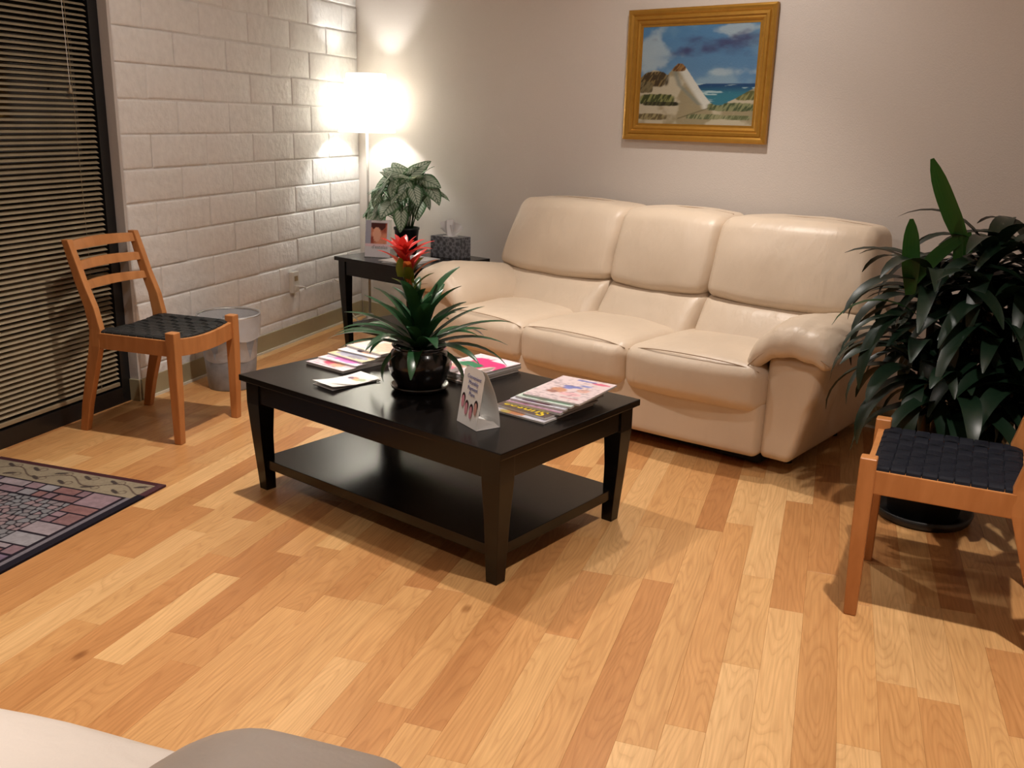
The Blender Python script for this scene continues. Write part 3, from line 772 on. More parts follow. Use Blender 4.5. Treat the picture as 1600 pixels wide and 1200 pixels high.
# ================================================================== WASTE BIN
bi = thing('waste_bin', 'grey metal waste bin with a clear liner beside the chair', 'waste bin', (.235, 3.86, 0))
MB().lathe([(0, .004), (.105, .004), (.112, 0), (.114, .006), (.146, .365), (.1445, .365), (.112, .01), (0, .01)], 44).obj('bin_body', 'galvanised', bi, smooth=True)
MB().lathe([(.150 + .005 * math.cos(a), .366 + .005 * math.sin(a)) for a in [2 * PI * k / 10 for k in range(11)]], 44).obj('rim', 'brushed_steel', bi, smooth=True)
lb = MB(); prof = [(.128, .15), (.143, .36), (.152, .375), (.1555, .36), (.150, .262), (.152, .256)]
lb.lathe(prof, 60); lb.v = [(x * (1 + .012 * math.sin(9 * math.atan2(y, x)) * (z < .3)), y * (1 + .012 * math.sin(9 * math.atan2(y, x)) * (z < .3)), z + .006 * math.sin(5 * math.atan2(y, x)) * (z < .3)) for x, y, z in lb.v]
lb.obj('liner', 'bin_liner', bi, smooth=True)

# ================================================================== PAINTING
s0, z0, pw, ph = 2.077, 1.241, .791, .622
pc = thing('framed_painting', 'oil painting of beach dunes and sea in a wide gold frame', 'painting', wl(s0 + pw / 2, .004, z0), ROTW)
prof = [(0, 0), (0, .030), (.010, .036), (.020, .034), (.030, .024), (.034, .030), (.046, .031), (.052, .020), (.060, .023), (.068, .018), (.072, .010), (.082, .010), (.082, 0)]
def rail(nm, a, b_, inward):     # mitred moulding from corner a to b
    rg = []
    for P, d in ((a, 1), (b_, -1)):
        ax = (Vector(b_) - Vector(a)).normalized()
        rg.append([Vector(P) + Vector((inward[0], 0, inward[1])) * q + Vector((ax.x, 0, ax.z)) * q * d + Vector((0, -h * .7, 0)) for q, h in prof])
    MB().loft(rg).obj(nm, 'gold_leaf', pc)
c4 = [(-pw / 2, 0, 0), (pw / 2, 0, 0), (pw / 2, 0, ph), (-pw / 2, 0, ph)]
rail('frame_rail', c4[0], c4[1], (0, 1)); rail('frame_rail', c4[1], c4[2], (-1, 0)); rail('frame_rail', c4[2], c4[3], (0, -1)); rail('frame_rail', c4[3], c4[0], (1, 0))
def dunes(U, V):
    T = 1 - V; n = lambda s, k, a=1., b=1.: fbm(U * a + .3, T * b + .7, s, k)
    st_ = lambda k, sl=.5, f=26: fbm(U * 1.6 + T * sl, T * .35, f, k, 3)           # slanted grass strokes
    el = lambda cu, ct, ru, rt, p=2: np.exp(-(np.abs((U - cu) / ru) ** p + np.abs((T - ct) / rt) ** p))
    C = mixc(lin(92, 134, 168) + 0 * U[..., None], lin(120, 150, 172), ss(.0, .55, T))
    C = mixc(C, lin(62, 112, 158), ss(.45, .62, n(3, 1)) * .7)
    C = mixc(C, lin(158, 176, 186), np.clip(ss(.48, .66, n(6, 2) * .7 + .45 * el(.08, .22, .14, .22) + .4 * el(.84, .05, .22, .06) + .25 * el(.7, .47, .3, .05)), 0, 1) * .8)
    C = mixc(C, lin(58, 60, 100), np.clip(ss(.30, .95, .75 * el(.50, .21, .36, .10, 3) + .7 * el(.93, .16, .18, .09, 3) + 1.3 * (n(5, 3, 1, 1.6) - .5)), 0, 1) * .95)
    C = mixc(C, lin(80, 122, 160), np.clip(el(.27, .32, .10, .03) + el(.62, .40, .25, .04), 0, 1) * .5)
    sea = mixc(lin(24, 62, 104) + 0 * U[..., None], lin(44, 108, 128), ss(.59, .70, T))
    sea = mixc(sea, lin(168, 194, 198), ss(.60, .68, fbm(U * .45, T * 3.2, 14, 4)) * .8)
    C = mixc(C, sea, ss(.580, .586, T))
    # dune outline
    top = np.interp(U, [0, .05, .12, .20, .25, .29, .335, .38, .42, .47, .55, .64, .69, .74, .82, .90, 1.0], [.52, .47, .44, .46, .49, .43, .375, .385, .44, .52, .65, .775, .80, .79, .745, .69, .62])
    top = top + .012 * (st_(6, .2, 40) - .5)
    g = ss(-.004, .006, T - top)
    sand = mixc(lin(176, 168, 146) + 0 * U[..., None], lin(142, 132, 104), ss(.42, .60, n(7, 5)))
    lit = np.clip(1 - np.abs(U - np.interp(T, [.38, .55, .8, 1], [.37, .46, .62, .7])) / .085, 0, 1); sand = mixc(sand, lin(196, 198, 190), ss(0, .7, lit) * (T < .84))
    shd = np.clip(1 - np.abs(U - np.interp(T, [.42, .6, .8], [.30, .36, .55])) / .05, 0, 1); sand = mixc(sand, lin(116, 124, 116), ss(.2, 1, shd) * (T < .80) * .8)
    def tuft(cu, ct, ru, rt, c1, c2, k):
        nonlocal sand
        m = ss(.30, .55, el(cu, ct, ru, rt, 4) * (.55 + .75 * st_(k)))
        sand = mixc(sand, mixc(lin(*c1) + 0 * sand, lin(*c2), ss(.40, .62, st_(k + 1, .7, 44))), m)
    tuft(.11, .535, .16, .085, (58, 46, 26), (120, 104, 66), 6); tuft(.05, .62, .07, .06, (60, 52, 34), (110, 100, 70), 8)
    tuft(.345, .415, .065, .045, (84, 54, 26), (138, 104, 60), 10)
    tuft(.16, .745, .17, .060, (54, 62, 28), (126, 128, 78), 12); tuft(.20, .79, .18, .022, (36, 36, 20), (70, 70, 40), 14)
    tuft(.12, .925, .15, .035, (92, 80, 52), (140, 130, 92), 16); tuft(.82, .815, .22, .045, (62, 76, 48), (126, 130, 94), 18)
    tuft(.93, .70, .09, .05, (84, 86, 48), (130, 128, 84), 20); tuft(.60, .915, .18, .028, (84, 92, 62), (138, 138, 104), 22); tuft(.88, .92, .12, .025, (92, 98, 66), (134, 138, 104), 24)
    line = np.clip(1 - np.abs(T - (.94 - .42 * (U - .36))) / .010, 0, 1) * ((U > .36) & (U < .66)); sand = mixc(sand, lin(88, 82, 56), line * .9)
    return mixc(C, sand, g)
cv = ink_sheet('canvas', pw - .16, ph - .16, 240, 180, dunes, 'oil_paint', pc)
cv.rotation_euler.x = PI / 2; cv.location = (0, -.006, ph / 2)

# ================================================================== RUG
RX0, RX1, RY0, RY1 = .03, .806, 1.40, 2.634
def rug(U, V):
    X = RX0 + U * (RX1 - RX0); Y = RY0 + V * (RY1 - RY0); a = RX1 - X; b = RY1 - Y
    rng = np.random.RandomState(3)
    blk = lin(34, 28, 36); C = 0 * U[..., None] + lin(96, 70, 76)
    # tan vine band on the far side
    band = (b > .026) & (b < .150)
    tan = mixc(lin(150, 138, 116) + 0 * C, lin(128, 116, 98), fbm(X, Y, 30, 2))
    vine = np.abs(b - .088 - .030 * np.sin(X * 26)) < .0035
    tan[vine] = lin(86, 70, 62)
    for k in range(14):
        cx, cb, an = k * .06 + .02, .088 + .034 * (1 if k % 2 else -1), .5 * (1 if k % 3 else -1)
        dx, dy = (X - cx) * math.cos(an) + (b - cb) * math.sin(an), -(X - cx) * math.sin(an) + (b - cb) * math.cos(an)
        lf = (dx / .026) ** 2 + (dy / .0085) ** 2 < 1; tan[lf] = lin(70, 60, 56)
        rr = np.hypot(X - cx - .03, b - cb + .004); tan[np.abs(rr - .014) < .002] = lin(96, 80, 70)
    C[band] = tan[band]
    edge = b <= .026; C[edge] = lin(70, 40, 44)
    # field: tiles, pebbles
    fld = (b >= .150) & (a > .030)
    pal = [lin(138, 116, 122), lin(126, 102, 108), lin(146, 134, 138), lin(128, 94, 92), lin(112, 96, 114), lin(142, 138, 142), lin(124, 94, 94)]
    t_ = 0 * C + blk
    def tile(a0, a1, b0, b1, k):
        g = .0045; m = (a > a0 + g) & (a < a1 - g) & (b > b0 + g) & (b < b1 - g)
        t_[m] = (pal[k % len(pal)] * (.75 + .5 * fbm(X, Y, 50, k % 9))[..., None])[m]
    A = .058; k = 0
    bb_ = .156
    while bb_ < 1.25:                                     # column along the right side
        hgt = rng.choice([.062, .085, .11]); 
        if rng.rand() < .45: tile(A, A + .125, bb_, bb_ + hgt, k)
        else:
            sp_ = rng.uniform(.05, .08); tile(A, A + sp_, bb_, bb_ + hgt, k); tile(A + sp_, A + .125, bb_, bb_ + hgt * .5, k + 1); tile(A + sp_, A + .125, bb_ + hgt * .5, bb_ + hgt, k + 2)
        bb_ += hgt; k += 3
    for row, (b0, b1) in enumerate(((.156, .210), (.210, .262))):   # rows along the far side
        aa = A + .125
        while aa < .8:
            wd = rng.choice([.045, .065, .1, .13]); tile(aa, aa + wd, b0, b1, k + row)
            aa += wd; k += 2
    peb = (a > A + .128) & (b > .268)
    gs = .030; gx = np.floor(X / gs).astype(int); gy = np.floor(Y / gs).astype(int); jit = rng.rand(80, 80, 3); best = np.full(X.shape, 9.); sec = best.copy(); idv = np.zeros(X.shape)
    for ox in (-1, 0, 1):
        for oy in (-1, 0, 1):
            j = jit[(gx + ox) % 80, (gy + oy) % 80]; d = np.hypot(X - (gx + ox + .15 + .7 * j[..., 0]) * gs, Y - (gy + oy + .15 + .7 * j[..., 1]) * gs)
            nb = d < best; sec = np.where(nb, best, np.minimum(sec, d)); idv = np.where(nb, j[..., 2], idv); best = np.where(nb, d, best)
    stone = ss(.0035, .0065, sec - best)
    pc_ = mixc(lin(120, 116, 118) + 0 * C, lin(142, 122, 124), ss(.5, .9, idv)); pc_ = mixc(pc_, lin(132, 134, 138), ss(.7, .0, idv) * .6)
    pv = mixc(0 * C + blk, pc_, stone); t_[peb] = pv[peb]
    C[fld] = t_[fld]
    C[(a <= .030) & (b > .115)] = lin(32, 28, 36)
    C[(a > .030) & (a < .048) & (b > .15)] = lin(112, 106, 112)
    C[(a <= .028) & (b <= .115)] = lin(78, 50, 54)
    return C * (.85 + .3 * fbm(X, Y, 160, 8)[..., None])
rg = ink_sheet('rug', RX1 - RX0, RY1 - RY0, 270, 420, rug, 'rug_pile', None)
bm = bmesh.new(); bm.from_mesh(rg.data)
be = [e for e in bm.edges if e.is_boundary]; ex = bmesh.ops.extrude_edge_only(bm, edges=be)
for v in [g for g in ex['geom'] if isinstance(g, bmesh.types.BMVert)]: v.co.z -= .008
bm.to_mesh(rg.data); bm.free()
rg.location = ((RX0 + RX1) / 2, (RY0 + RY1) / 2, .0085)
tag(rg, 'woven floor mat with pebble and tile pattern and vine border', 'rug')

# ================================================================== THINGS ON THE COFFEE TABLE
# --- bromeliad in a dark glazed pot
BP = tp(-.62, .312)
br = thing('potted_bromeliad', 'red flowering bromeliad in a round dark glazed pot on the coffee table', 'potted plant', BP)
MB().lathe([(0, .0), (.084, 0), (.097, .012), (.100, .020), (.096, .021), (.086, .012), (0, .008)], 44).obj('saucer', 'dark_glaze', br, smooth=True)
MB().lathe([(0, .010), (.070, .010), (.078, .018), (.100, .055), (.109, .085), (.106, .115), (.096, .135), (.089, .142), (.091, .150), (.095, .156), (.090, .158), (.082, .148), (.080, .125), (0, .125)], 52).obj('pot', 'dark_glaze', br, smooth=True)
MB().lathe([(.081, .128), (.04, .136), (0, .138)], 30).obj('soil', 'potting_soil', br, smooth=True)
RA = math.atan2(.324, .946)                         # azimuth of the picture's right
rnd = random.Random(11)
for k in range(26):                                 # arching foliage: (azimuth by golden angle)
    ring = k / 26
    az = RA + k * 2.39996 + rnd.uniform(-.15, .15)
    el = .35 + ring * .95 + rnd.uniform(-.1, .1); ln = rnd.uniform(.25, .34) * (1 - .18 * ring); dr = rnd.uniform(.9, 1.5) * (1.1 - .55 * ring)
    leaf('leaf', (.012 * math.cos(az), .012 * math.sin(az), .128 + .03 * ring), az, el, ln * .92, rnd.uniform(.040, .052), dr, 'bromeliad_leaf', br, 10, .3, .03, .8)
for az, el, ln, dr in ((RA, .62, .33, .75), (RA + .12, .40, .31, .9), (RA + PI - .1, .45, .33, .95), (RA + PI + .25, .62, .30, 1.0), (RA - .35, .15, .22, 1.9), (RA + PI + .5, .2, .2, 2.2), (RA + .05, .85, .27, .6), (RA + PI + .05, .8, .29, .85)):
    leaf('leaf', (0, 0, .135), az, el, ln, .045, dr, 'bromeliad_leaf', br, 10, .3, .03, .8)
for k in range(9):                                  # upright inner leaves round the stalk
    az = k * 2.39996 + .5
    leaf('leaf', (.010 * math.cos(az), .010 * math.sin(az), .15 + .008 * k), az, 1.12 + .02 * k, .215 + .004 * k, .050, .85, 'bromeliad_leaf', br, 10, .35, .08, .9, tp_=5)
lean = Vector((-math.cos(RA), -math.sin(RA), 0)) * .055
sp_ = [lean * (u ** 1.3) + Vector((0, 0, .13 + .335 * u)) for u in [i / 8 for i in range(9)]]
MB().tube(sp_, [.013 - .006 * i / 8 for i in range(9)], 10).obj('flower_stalk', 'bromeliad_orange', br, smooth=True)
for k in range(9):                                  # stalk leaves, green to lime
    u = .30 + .45 * k / 8; az = k * 2.39996 + .8; b0 = lean * (u ** 1.3) + Vector((0, 0, .13 + .335 * u))
    leaf('stalk_leaf', b0, az, 1.18 - .02 * k, .135 - .005 * k, .036, .8, 'bromeliad_leaf' if k < 4 else 'bromeliad_lime', br, 8, .35, .05, .9)
for k in range(9):
    u = .70 + .20 * k / 8; az = k * 2.39996 + .3; b0 = lean * (u ** 1.3) + Vector((0, 0, .13 + .335 * u))
    leaf('bract', b0, az, 1.0 - .05 * (k % 3), .125, .032, .8, 'bromeliad_orange' if k < 3 else 'bromeliad_red', br, 8, .3, .05, .9)
for k in range(11):
    az = k * 2.39996; b0 = lean + Vector((0, 0, .452 + .0015 * k))
    leaf('bract', b0, az, .55 + .06 * k, .112 - .005 * k, .030, .7 - .04 * k, 'bromeliad_red', br, 8, .3, .05, .9)
leaf('bract', lean * .95 + Vector((.010 * -_f.x * -1, -.014, .385)), RA - PI / 2, 1.35, .07, .036, .3, 'bromeliad_lime', br, 7, .3, .1, .7)

# --- magazines
def cover(seed, base, blobs=(), bars=(), speck=.0):
    def fn(U, V):
        C = 0 * U[..., None] + lin(*base)
        for (cu, cv_, ru, rv, col) in blobs:
            m = ss(1.15, .85, ((U - cu) / ru) ** 2 + ((V - cv_) / rv) ** 2 + 1.6 * (fbm(U, V, 9, seed + int(cu * 50)) - .5)); C = mixc(C, lin(*col), m)
        for (u0, u1, v0, v1, col) in bars:
            m = (U > u0) & (U < u1) & (V > v0) & (V < v1); C[m] = lin(*col)
        if speck:
            t = (fbm(U * 1.2, V * 3.5, 14, seed + 3, 2) > .62) & ((V * 22 % 1) > .35); C[t] = C[t] * (1 - speck) + lin(90, 60, 90) * speck
        return C
    return fn
MAGW, MAGL = .205, .272
def magazine(a, b_, z, rot, th, fn, label, group, w=MAGW, l=MAGL, lift=0.):
    """a, b_: table position of the centre; local +y points away from the near edge of the table"""
    M_ = thing('magazine', label, 'magazine', tp(a, b_, z), TANG + rot, group)
    bend = (lambda U, V: lift * (1 - V) ** 2) if lift else None
    rgs = []
    for i in range(7):
        V = i / 6; y = (V - .5) * l; dz = lift * (1 - V) ** 2
        rgs.append([(-w / 2, y, dz + .0004), (w / 2, y, dz + .0004), (w / 2, y, dz + th), (-w / 2, y, dz + th)])
    MB().loft(rgs).obj('pages', 'paper_edge', M_)
    ink_sheet('cover', w, l, 40, 52, fn, 'magazine_print', M_, th + .0004, bend)
    return M_
G1, G2, G3 = 'magazines stacked on the left of the coffee table', 'magazines stacked at the back of the coffee table', 'magazines stacked on the right of the coffee table'
z = TH + .0005
pinkw = (238, 220, 226)
L5 = [
 (-1.052, .392, .00, .010, cover(1, pinkw, [(.45, .2, .22, .12, (226, 90, 120)), (.62, .17, .14, .09, (222, 170, 140))], [(.1, .7, .04, .07, (200, 90, 130))], .3), 'bottom magazine of the left stack, with a pink and coral cover'),
 (-1.055, .450, .03, .006, cover(2, (240, 232, 238), [(.62, .14, .34, .11, (236, 130, 210))], [(.05, .3, .1, .14, (190, 150, 190))], .2), 'magazine with a white and orchid pink cover, second in the left stack'),
 (-1.048, .492, -.05, .006, cover(3, (232, 208, 160), [(.5, .14, .42, .10, (170, 170, 190)), (.62, .1, .2, .05, (120, 110, 130))], [], .2), 'magazine with a yellow and grey cover, in the middle of the left stack'),
 (-1.055, .545, .04, .005, cover(4, (242, 236, 240), [(.55, .16, .17, .1, (70, 50, 70)), (.62, .13, .12, .06, (228, 190, 170))], [], .2), 'white magazine with a dark haired portrait, second from the top of the left stack'),
 (-1.040, .580, -.06, .008, cover(5, (236, 214, 200), [(.75, .5, .4, .45, (226, 180, 150)), (.3, .12, .3, .08, (196, 190, 205))], [(.0, 1, .0, .03, (225, 200, 140))], .4), 'topmost magazine of the left stack, with a peach and white cover'),
]
for a, b_, rt_, th, fn, lb_ in L5: magazine(a, b_, z, rt_, th, fn, lb_, G1); z += th + .0012
z = TH + .0005
B3 = [
 (-.625, .590, -.06, .008, cover(6, (190, 176, 168), [(.3, .1, .3, .1, (140, 110, 60))], [], .3), 'bottom magazine of the back stack, with a brown and grey cover'),
 (-.622, .602, -.04, .010, cover(7, (226, 222, 226), [(.2, .2, .3, .2, (200, 80, 120))], [], .3), 'middle magazine of the back stack, white edged'),
 (-.625, .605, -.05, .008, cover(8, (242, 226, 232), [(.58, .62, .42, .30, (232, 60, 130)), (.42, .45, .26, .14, (48, 130, 90)), (.2, .12, .3, .12, (228, 110, 140)), (.3, .3, .22, .07, (220, 180, 160)), (.85, .35, .1, .2, (232, 210, 200))], [(.50, .96, .80, .96, (246, 240, 246))], .15), 'topmost magazine of the back stack, with a hot pink and green cover'),
]
for a, b_, rt_, th, fn, lb_ in B3: magazine(a, b_, z, rt_, th, fn, lb_, G2); z += th + .0012
z = TH + .0005
R6 = [
 (-.176, .425, .01, .006, cover(9, (196, 192, 196), [(.35, .06, .2, .06, (190, 130, 90)), (.2, .05, .1, .05, (180, 160, 90))], [(.55, .98, .02, .07, (205, 206, 220))], .2), 'bottom magazine of the right stack, with a pale grey cover'),
 (-.178, .450, -.05, .007, cover(10, (96, 82, 78), [(.5, .5, .45, .4, (110, 98, 90))], [], 0), 'brown magazine with yellow masthead letters in the right stack'),
 (-.172, .485, .07, .008, cover(11, (200, 176, 190), [(.45, .10, .34, .05, (150, 30, 50))], [(.02, .98, .0, .035, (150, 70, 110))], .3), 'magazine with a crimson banner, third from the bottom of the right stack'),
 (-.170, .502, .09, .006, cover(12, (214, 214, 224), [(.55, .08, .2, .05, (110, 50, 70)), (.3, .05, .12, .03, (110, 70, 110))], [], .3), 'white magazine with a violet title, third from the top of the right stack'),
 (-.162, .518, .10, .006, cover(13, (208, 220, 212), [(.5, .08, .14, .05, (130, 60, 60))], [(.05, .95, .05, .10, (150, 190, 165))], .2), 'magazine with a mint green title, second from the top of the right stack'),
 (-.150, .538, .13, .006, cover(14, (230, 212, 214), [(.36, .40, .15, .10, (206, 150, 120)), (.30, .30, .10, .05, (170, 120, 110)), (.48, .60, .16, .05, (120, 130, 195)), (.62, .70, .12, .04, (150, 160, 215)), (.42, .52, .08, .03, (130, 140, 205)), (.72, .5, .10, .07, (222, 176, 164)), (.8, .88, .16, .04, (222, 110, 140)), (.6, .3, .2, .08, (236, 190, 196))], [(.08, .30, .06, .075, (205, 90, 120)), (.08, .24, .10, .115, (205, 90, 120)), (.55, .9, .12, .135, (205, 110, 130)), (.35, .7, .90, .94, (110, 120, 200))], .5), 'topmost magazine of the right stack, with a pink cover and blue lettering'),
]
for k, (a, b_, rt_, th, fn, lb_) in enumerate(R6):
    M_ = magazine(a, b_, z, rt_, th, fn, lb_, G3)
    if k == 1: text_mesh('masthead', 'Sunset', .064, 'ink_yellow', M_, Matrix.Translation((0, -MAGL / 2 + .048, th + .0009)) @ Matrix.Rotation(PI, 4, 'Z'), bold=.0012)
    z += th + .0012
# loose leaflet
lf_ = thing('leaflet', 'small white leaflet with a flower photo lying at the front of the coffee table', 'leaflet', tp(-.857, .194, TH + .001), TANG - .09)
ink_sheet('leaflet_sheet', .118, .205, 30, 50, lambda U, V: cover(15, (244, 243, 240), [(.45, .68, .22, .07, (214, 160, 140)), (.3, .66, .12, .05, (110, 90, 120)), (.62, .66, .16, .05, (225, 205, 150)), (.75, .7, .14, .06, (190, 205, 170))])(U, V), 'card_print', lf_, .0035, lambda U, V: .009 * (1 - V) ** 2 * .6 + .012 * (2 * V - 1) ** 2 * .5)
ink_sheet('leaflet_back', .117, .204, 8, 20, lambda U, V: 0 * U[..., None] + lin(225, 222, 220), 'card_print', lf_, .0005)
# tent card: two sloping panels, arched rear panel, base flap
tn = thing('tent_card', 'white folding tent card with small portraits standing on the coffee table', 'tent card', tp(-.222, .158, TH + .0008), TANG + math.atan2(-.038, .113))
wT, dT, hT = .118, .082, .178
def sheet(nm, pts, mat, th=.0008):
    n_ = (Vector(pts[1]) - Vector(pts[0])).cross(Vector(pts[2]) - Vector(pts[0])).normalized() * th
    k = len(pts); v = [Vector(p) for p in pts] + [Vector(p) - n_ for p in pts]
    f = [tuple(range(k)), tuple(range(k, 2 * k))[::-1]] + [(i, (i + 1) % k, k + (i + 1) % k, k + i) for i in range(k)]
    return MB().add(v, f).obj(nm, mat, tn)
yF, yT = -dT / 2, -dT / 2 + .030           # front panel leans back to the ridge
def fr(x, u): return (x, yF + (yT - yF) * u, hT * u)
arch = lambda u: .5 * wT * (1 - .10 * max(0, (u - .8) / .2) ** 2)
sheet('front_panel', [fr(-wT / 2, 0), fr(wT / 2, 0), fr(wT / 2, .90), fr(wT * .36, .97), fr(0, 1.0), fr(-wT * .36, .97), fr(-wT / 2, .90)], 'paper_white')
def rb(x, u): return (x, dT / 2 + (yT + .002 - dT / 2) * u ** 1.5, hT * .985 * u)
# rear panel follows a curve: it bows outwards
rgs = []
for i in range(11):
    u = i / 10; y = dT / 2 - (dT / 2 - yT - .002) * u ** 1.9; zz = hT * .985 * u
    rgs.append([(-wT / 2, y, zz), (wT / 2, y, zz), (wT / 2, y + .0008, zz), (-wT / 2, y + .0008, zz)])
MB().loft(rgs).obj('rear_panel', 'paper_white', tn)
sheet('base_panel', [(-wT / 2, yF, .0008), (wT / 2, yF, .0008), (wT / 2, dT / 2, .0008), (-wT / 2, dT / 2, .0008)], 'paper_white')
sheet('lock_flap', [(wT / 2 - .001, yF + .002, .001), (wT / 2 - .001, dT / 2 - .002, .001), (wT / 2 - .004, dT / 2 - .02, .020), (wT / 2 - .004, yF + .004, .040)], 'paper_white')
slope_m = Matrix.Rotation(math.atan2(hT, yT - yF), 4, 'X')
pm = lambda x, u: Matrix.Translation(Vector(fr(x, u)) + Vector((0, -.0012, 0))) @ slope_m
for k, wd in enumerate(('Convenient', 'Monthly', 'Payment', 'Plans')): text_mesh('lettering', wd, .0172, 'ink_blue', tn, pm(.004, .80 - .095 * k))
for x, u, face in ((-.040, .40, 'face_pink'), (-.016, .30, 'face_pink'), (.012, .27, 'face_pink'), (.036, .36, 'face_tan')):
    for nm, mt, rx, ry, dy, dz in (('portrait_hair', 'hair_dark', .0105, .016, .007, 0), ('portrait_face', face, .0085, .019, -.004, .0004)):
        c = MB(); c.add([(rx * math.cos(2 * PI * q / 20), dy + ry * math.sin(2 * PI * q / 20), dz) for q in range(20)], [tuple(range(20))])
        o = c.obj(nm, mt, tn, fix=False); o.data.transform(pm(x, u))

# ================================================================== THINGS ON THE END TABLE
# --- caladium
CP = ep(.83, .37)
cl = thing('potted_caladium', 'white and green caladium in a black pot on the end table', 'potted plant', CP)
MB().lathe([(0, 0), (.055, 0), (.058, .004), (.072, .135), (.076, .138), (.076, .150), (.071, .150), (.066, .130), (0, .128)], 36).obj('pot', 'black_pot', cl, smooth=True)
MB().lathe([(.068, .131), (0, .134)], 24).obj('soil', 'potting_soil', cl)
HO = [(0, -.10), (.07, -.20), (.17, -.30), (.27, -.27), (.345, -.14), (.375, .02), (.345, .19), (.265, .37), (.15, .56), (.06, .68), (0, .74)]
def caladium_leaf(P, az, el, L, roll, droop):
    hd = Vector((math.cos(az), math.sin(az), 0)); sd_ = Vector((-math.sin(az), math.cos(az), 0))
    d = hd * math.cos(el) + Vector((0, 0, math.sin(el))); nr = sd_.cross(d); nr = -nr if nr.dot(Vector((0, 0, 1))) < 0 and False else nr * -1
    s2 = sd_ * math.cos(roll) + nr * math.sin(roll); n2 = s2.cross(d) * -1
    v = []; luv = []; f = []
    K = len(HO); rad = [0, .4, .75, 1.]
    for sgn in (1, -1):
        for (ox, oy) in HO:
            sy = max(-.08, min(oy, .70)) if ox < 1e-6 else max(-.02, oy * .85)
            for r_ in rad:
                x = ox * r_ * sgn; y = sy * (1 - r_) + oy * r_
                hgt = -.10 * (abs(x) / .37) ** 1.5 * .6 + .06 * abs(x) - droop * max(0, y) ** 2 + .012 * math.sin(y * 30 + x * 20)
                v.append(P + s2 * x * L + d * y * L + n2 * hgt * L); luv.append((x, y, r_))
    R_ = len(rad)
    for sgn in (0, 1):
        o_ = sgn * K * R_
        for i in range(K - 1):
            for j in range(R_ - 1): f.append((o_ + i * R_ + j, o_ + (i + 1) * R_ + j, o_ + (i + 1) * R_ + j + 1, o_ + i * R_ + j + 1))
    me = bpy.data.meshes.new('leaf'); me.from_pydata([tuple(q) for q in v], [], f); vattr(me, 'luv', luv, 'FLOAT_VECTOR')
    return link('leaf', me, 'caladium_leaf', cl, True)
rnd = random.Random(5)
for k in range(58):
    az = k * 2.39996 + .4; ring = k / 58
    rad = .215 * math.sqrt(ring + .03) + rnd.uniform(-.015, .015); hz = .46 - .26 * ring ** 1.2 + rnd.uniform(-.025, .02)
    P = Vector((rad * math.cos(az) * 1.12, rad * math.sin(az) * .8, hz))
    L = rnd.uniform(.12, .175); el = (.15 if k < 12 else -.45) - .75 * ring + rnd.uniform(-.6, .6)
    if P.x > .07 and hz < .34: continue
    q0 = Vector((.03 * math.cos(az), .03 * math.sin(az), .132)); mid = q0.lerp(P, .5) + Vector((0, 0, .05))
    lfo = caladium_leaf(P, az + rnd.uniform(-.5, .5), el, L, rnd.uniform(-.7, .7), .25)
    MB().tube([q0, q0.lerp(mid, .5) + Vector((0, 0, .02)), mid, mid.lerp(P, .6) + Vector((0, 0, .012)), P], .0022, 5).obj('stem', 'petiole', lfo, smooth=True)
# --- tissue box
tb = thing('tissue_box', 'grey patterned tissue box with a white tissue pulled up on the end table', 'tissue box', ep(1.105, .285), ROTW + .07)
bw_, bd_, bh_ = .205, .115, .118
box('carton', (-bw_ / 2, bw_ / 2, -bd_ / 2, bd_ / 2, 0, bh_), 'tissue_box_print', tb, bevel=.002)
MB().lathe([(0, bh_ + .0005), (.045, bh_ + .0005)], 24).obj('opening', 'paper_white', tb)
rgs = []
for i in range(9):
    u = i / 8; w = .030 + .055 * u ** .8; rgs.append([(w * e + .012 * u, .012 * math.sin(e * 5 + u * 2) * (1 - .4 * u) + .012 * u * math.cos(e * 9), bh_ - .004 + (.082 + .016 * math.cos(e * 2.6) - .010 * e) * u) for e in [-1 + 2 * j / 24 for j in range(25)]])
MB().loft(rgs, closed=False).obj('tissue', 'tissue_paper', tb, smooth=True, fix=False)
rgs = []
for i in range(9):
    u = i / 8; w = .022 + .028 * u; rgs.append([(w * e - .030 * u - .008, .02 + .010 * math.sin(e * 6) - .014 * u, bh_ - .004 + (.055 + .012 * math.sin(e * 2)) * u) for e in [-1 + 2 * j / 16 for j in range(17)]])
MB().loft(rgs, closed=False).obj('tissue', 'tissue_paper', tb, smooth=True, fix=False)
# --- brochure in a clear stand
bs = thing('brochure_stand', 'clear stand holding a white brochure with a portrait on the end table', 'brochure stand', ep(.87, .640), .12)
tilt = .16; WB, HB = .150, .205
rot = Matrix.Rotation(PI / 2 - tilt, 4, 'X')
def bro(U, V):
    C = 0 * U[..., None] + lin(222, 220, 226); C[(V > .36) & (U < .22)] = lin(168, 172, 190)
    m = (V > .36) & (V < .93) & (U > .22) & (U < .86); C[m] = mixc(lin(226, 150, 120) + 0 * C, lin(150, 60, 45), ss(.4, .7, fbm(U, V, 4, 21)))[m]
    h_ = ((U - .5) / .3) ** 2 + ((V - .88) / .16) ** 2 < 1; C[h_ & m] = lin(78, 34, 30)
    fce = ((U - .45) / .16) ** 2 + ((V - .62) / .2) ** 2 < 1; C[fce] = lin(232, 176, 150)
    C[(V > .30) & (V < .36)] = lin(236, 206, 214); C[(U > .9) & (V > .36)] = lin(214, 222, 214); return C
o = ink_sheet('brochure', WB, HB, 30, 40, bro, 'card_print', bs); o.data.transform(Matrix.Translation((0, 0, .004)) @ rot @ Matrix.Translation((0, HB / 2, 0)))
o = box('acrylic_back', (-WB / 2 - .004, WB / 2 + .004, -.002, HB + .006, -.0045, -.0015), 'clear_acrylic', bs); o.data.transform(Matrix.Translation((0, 0, .004)) @ rot)
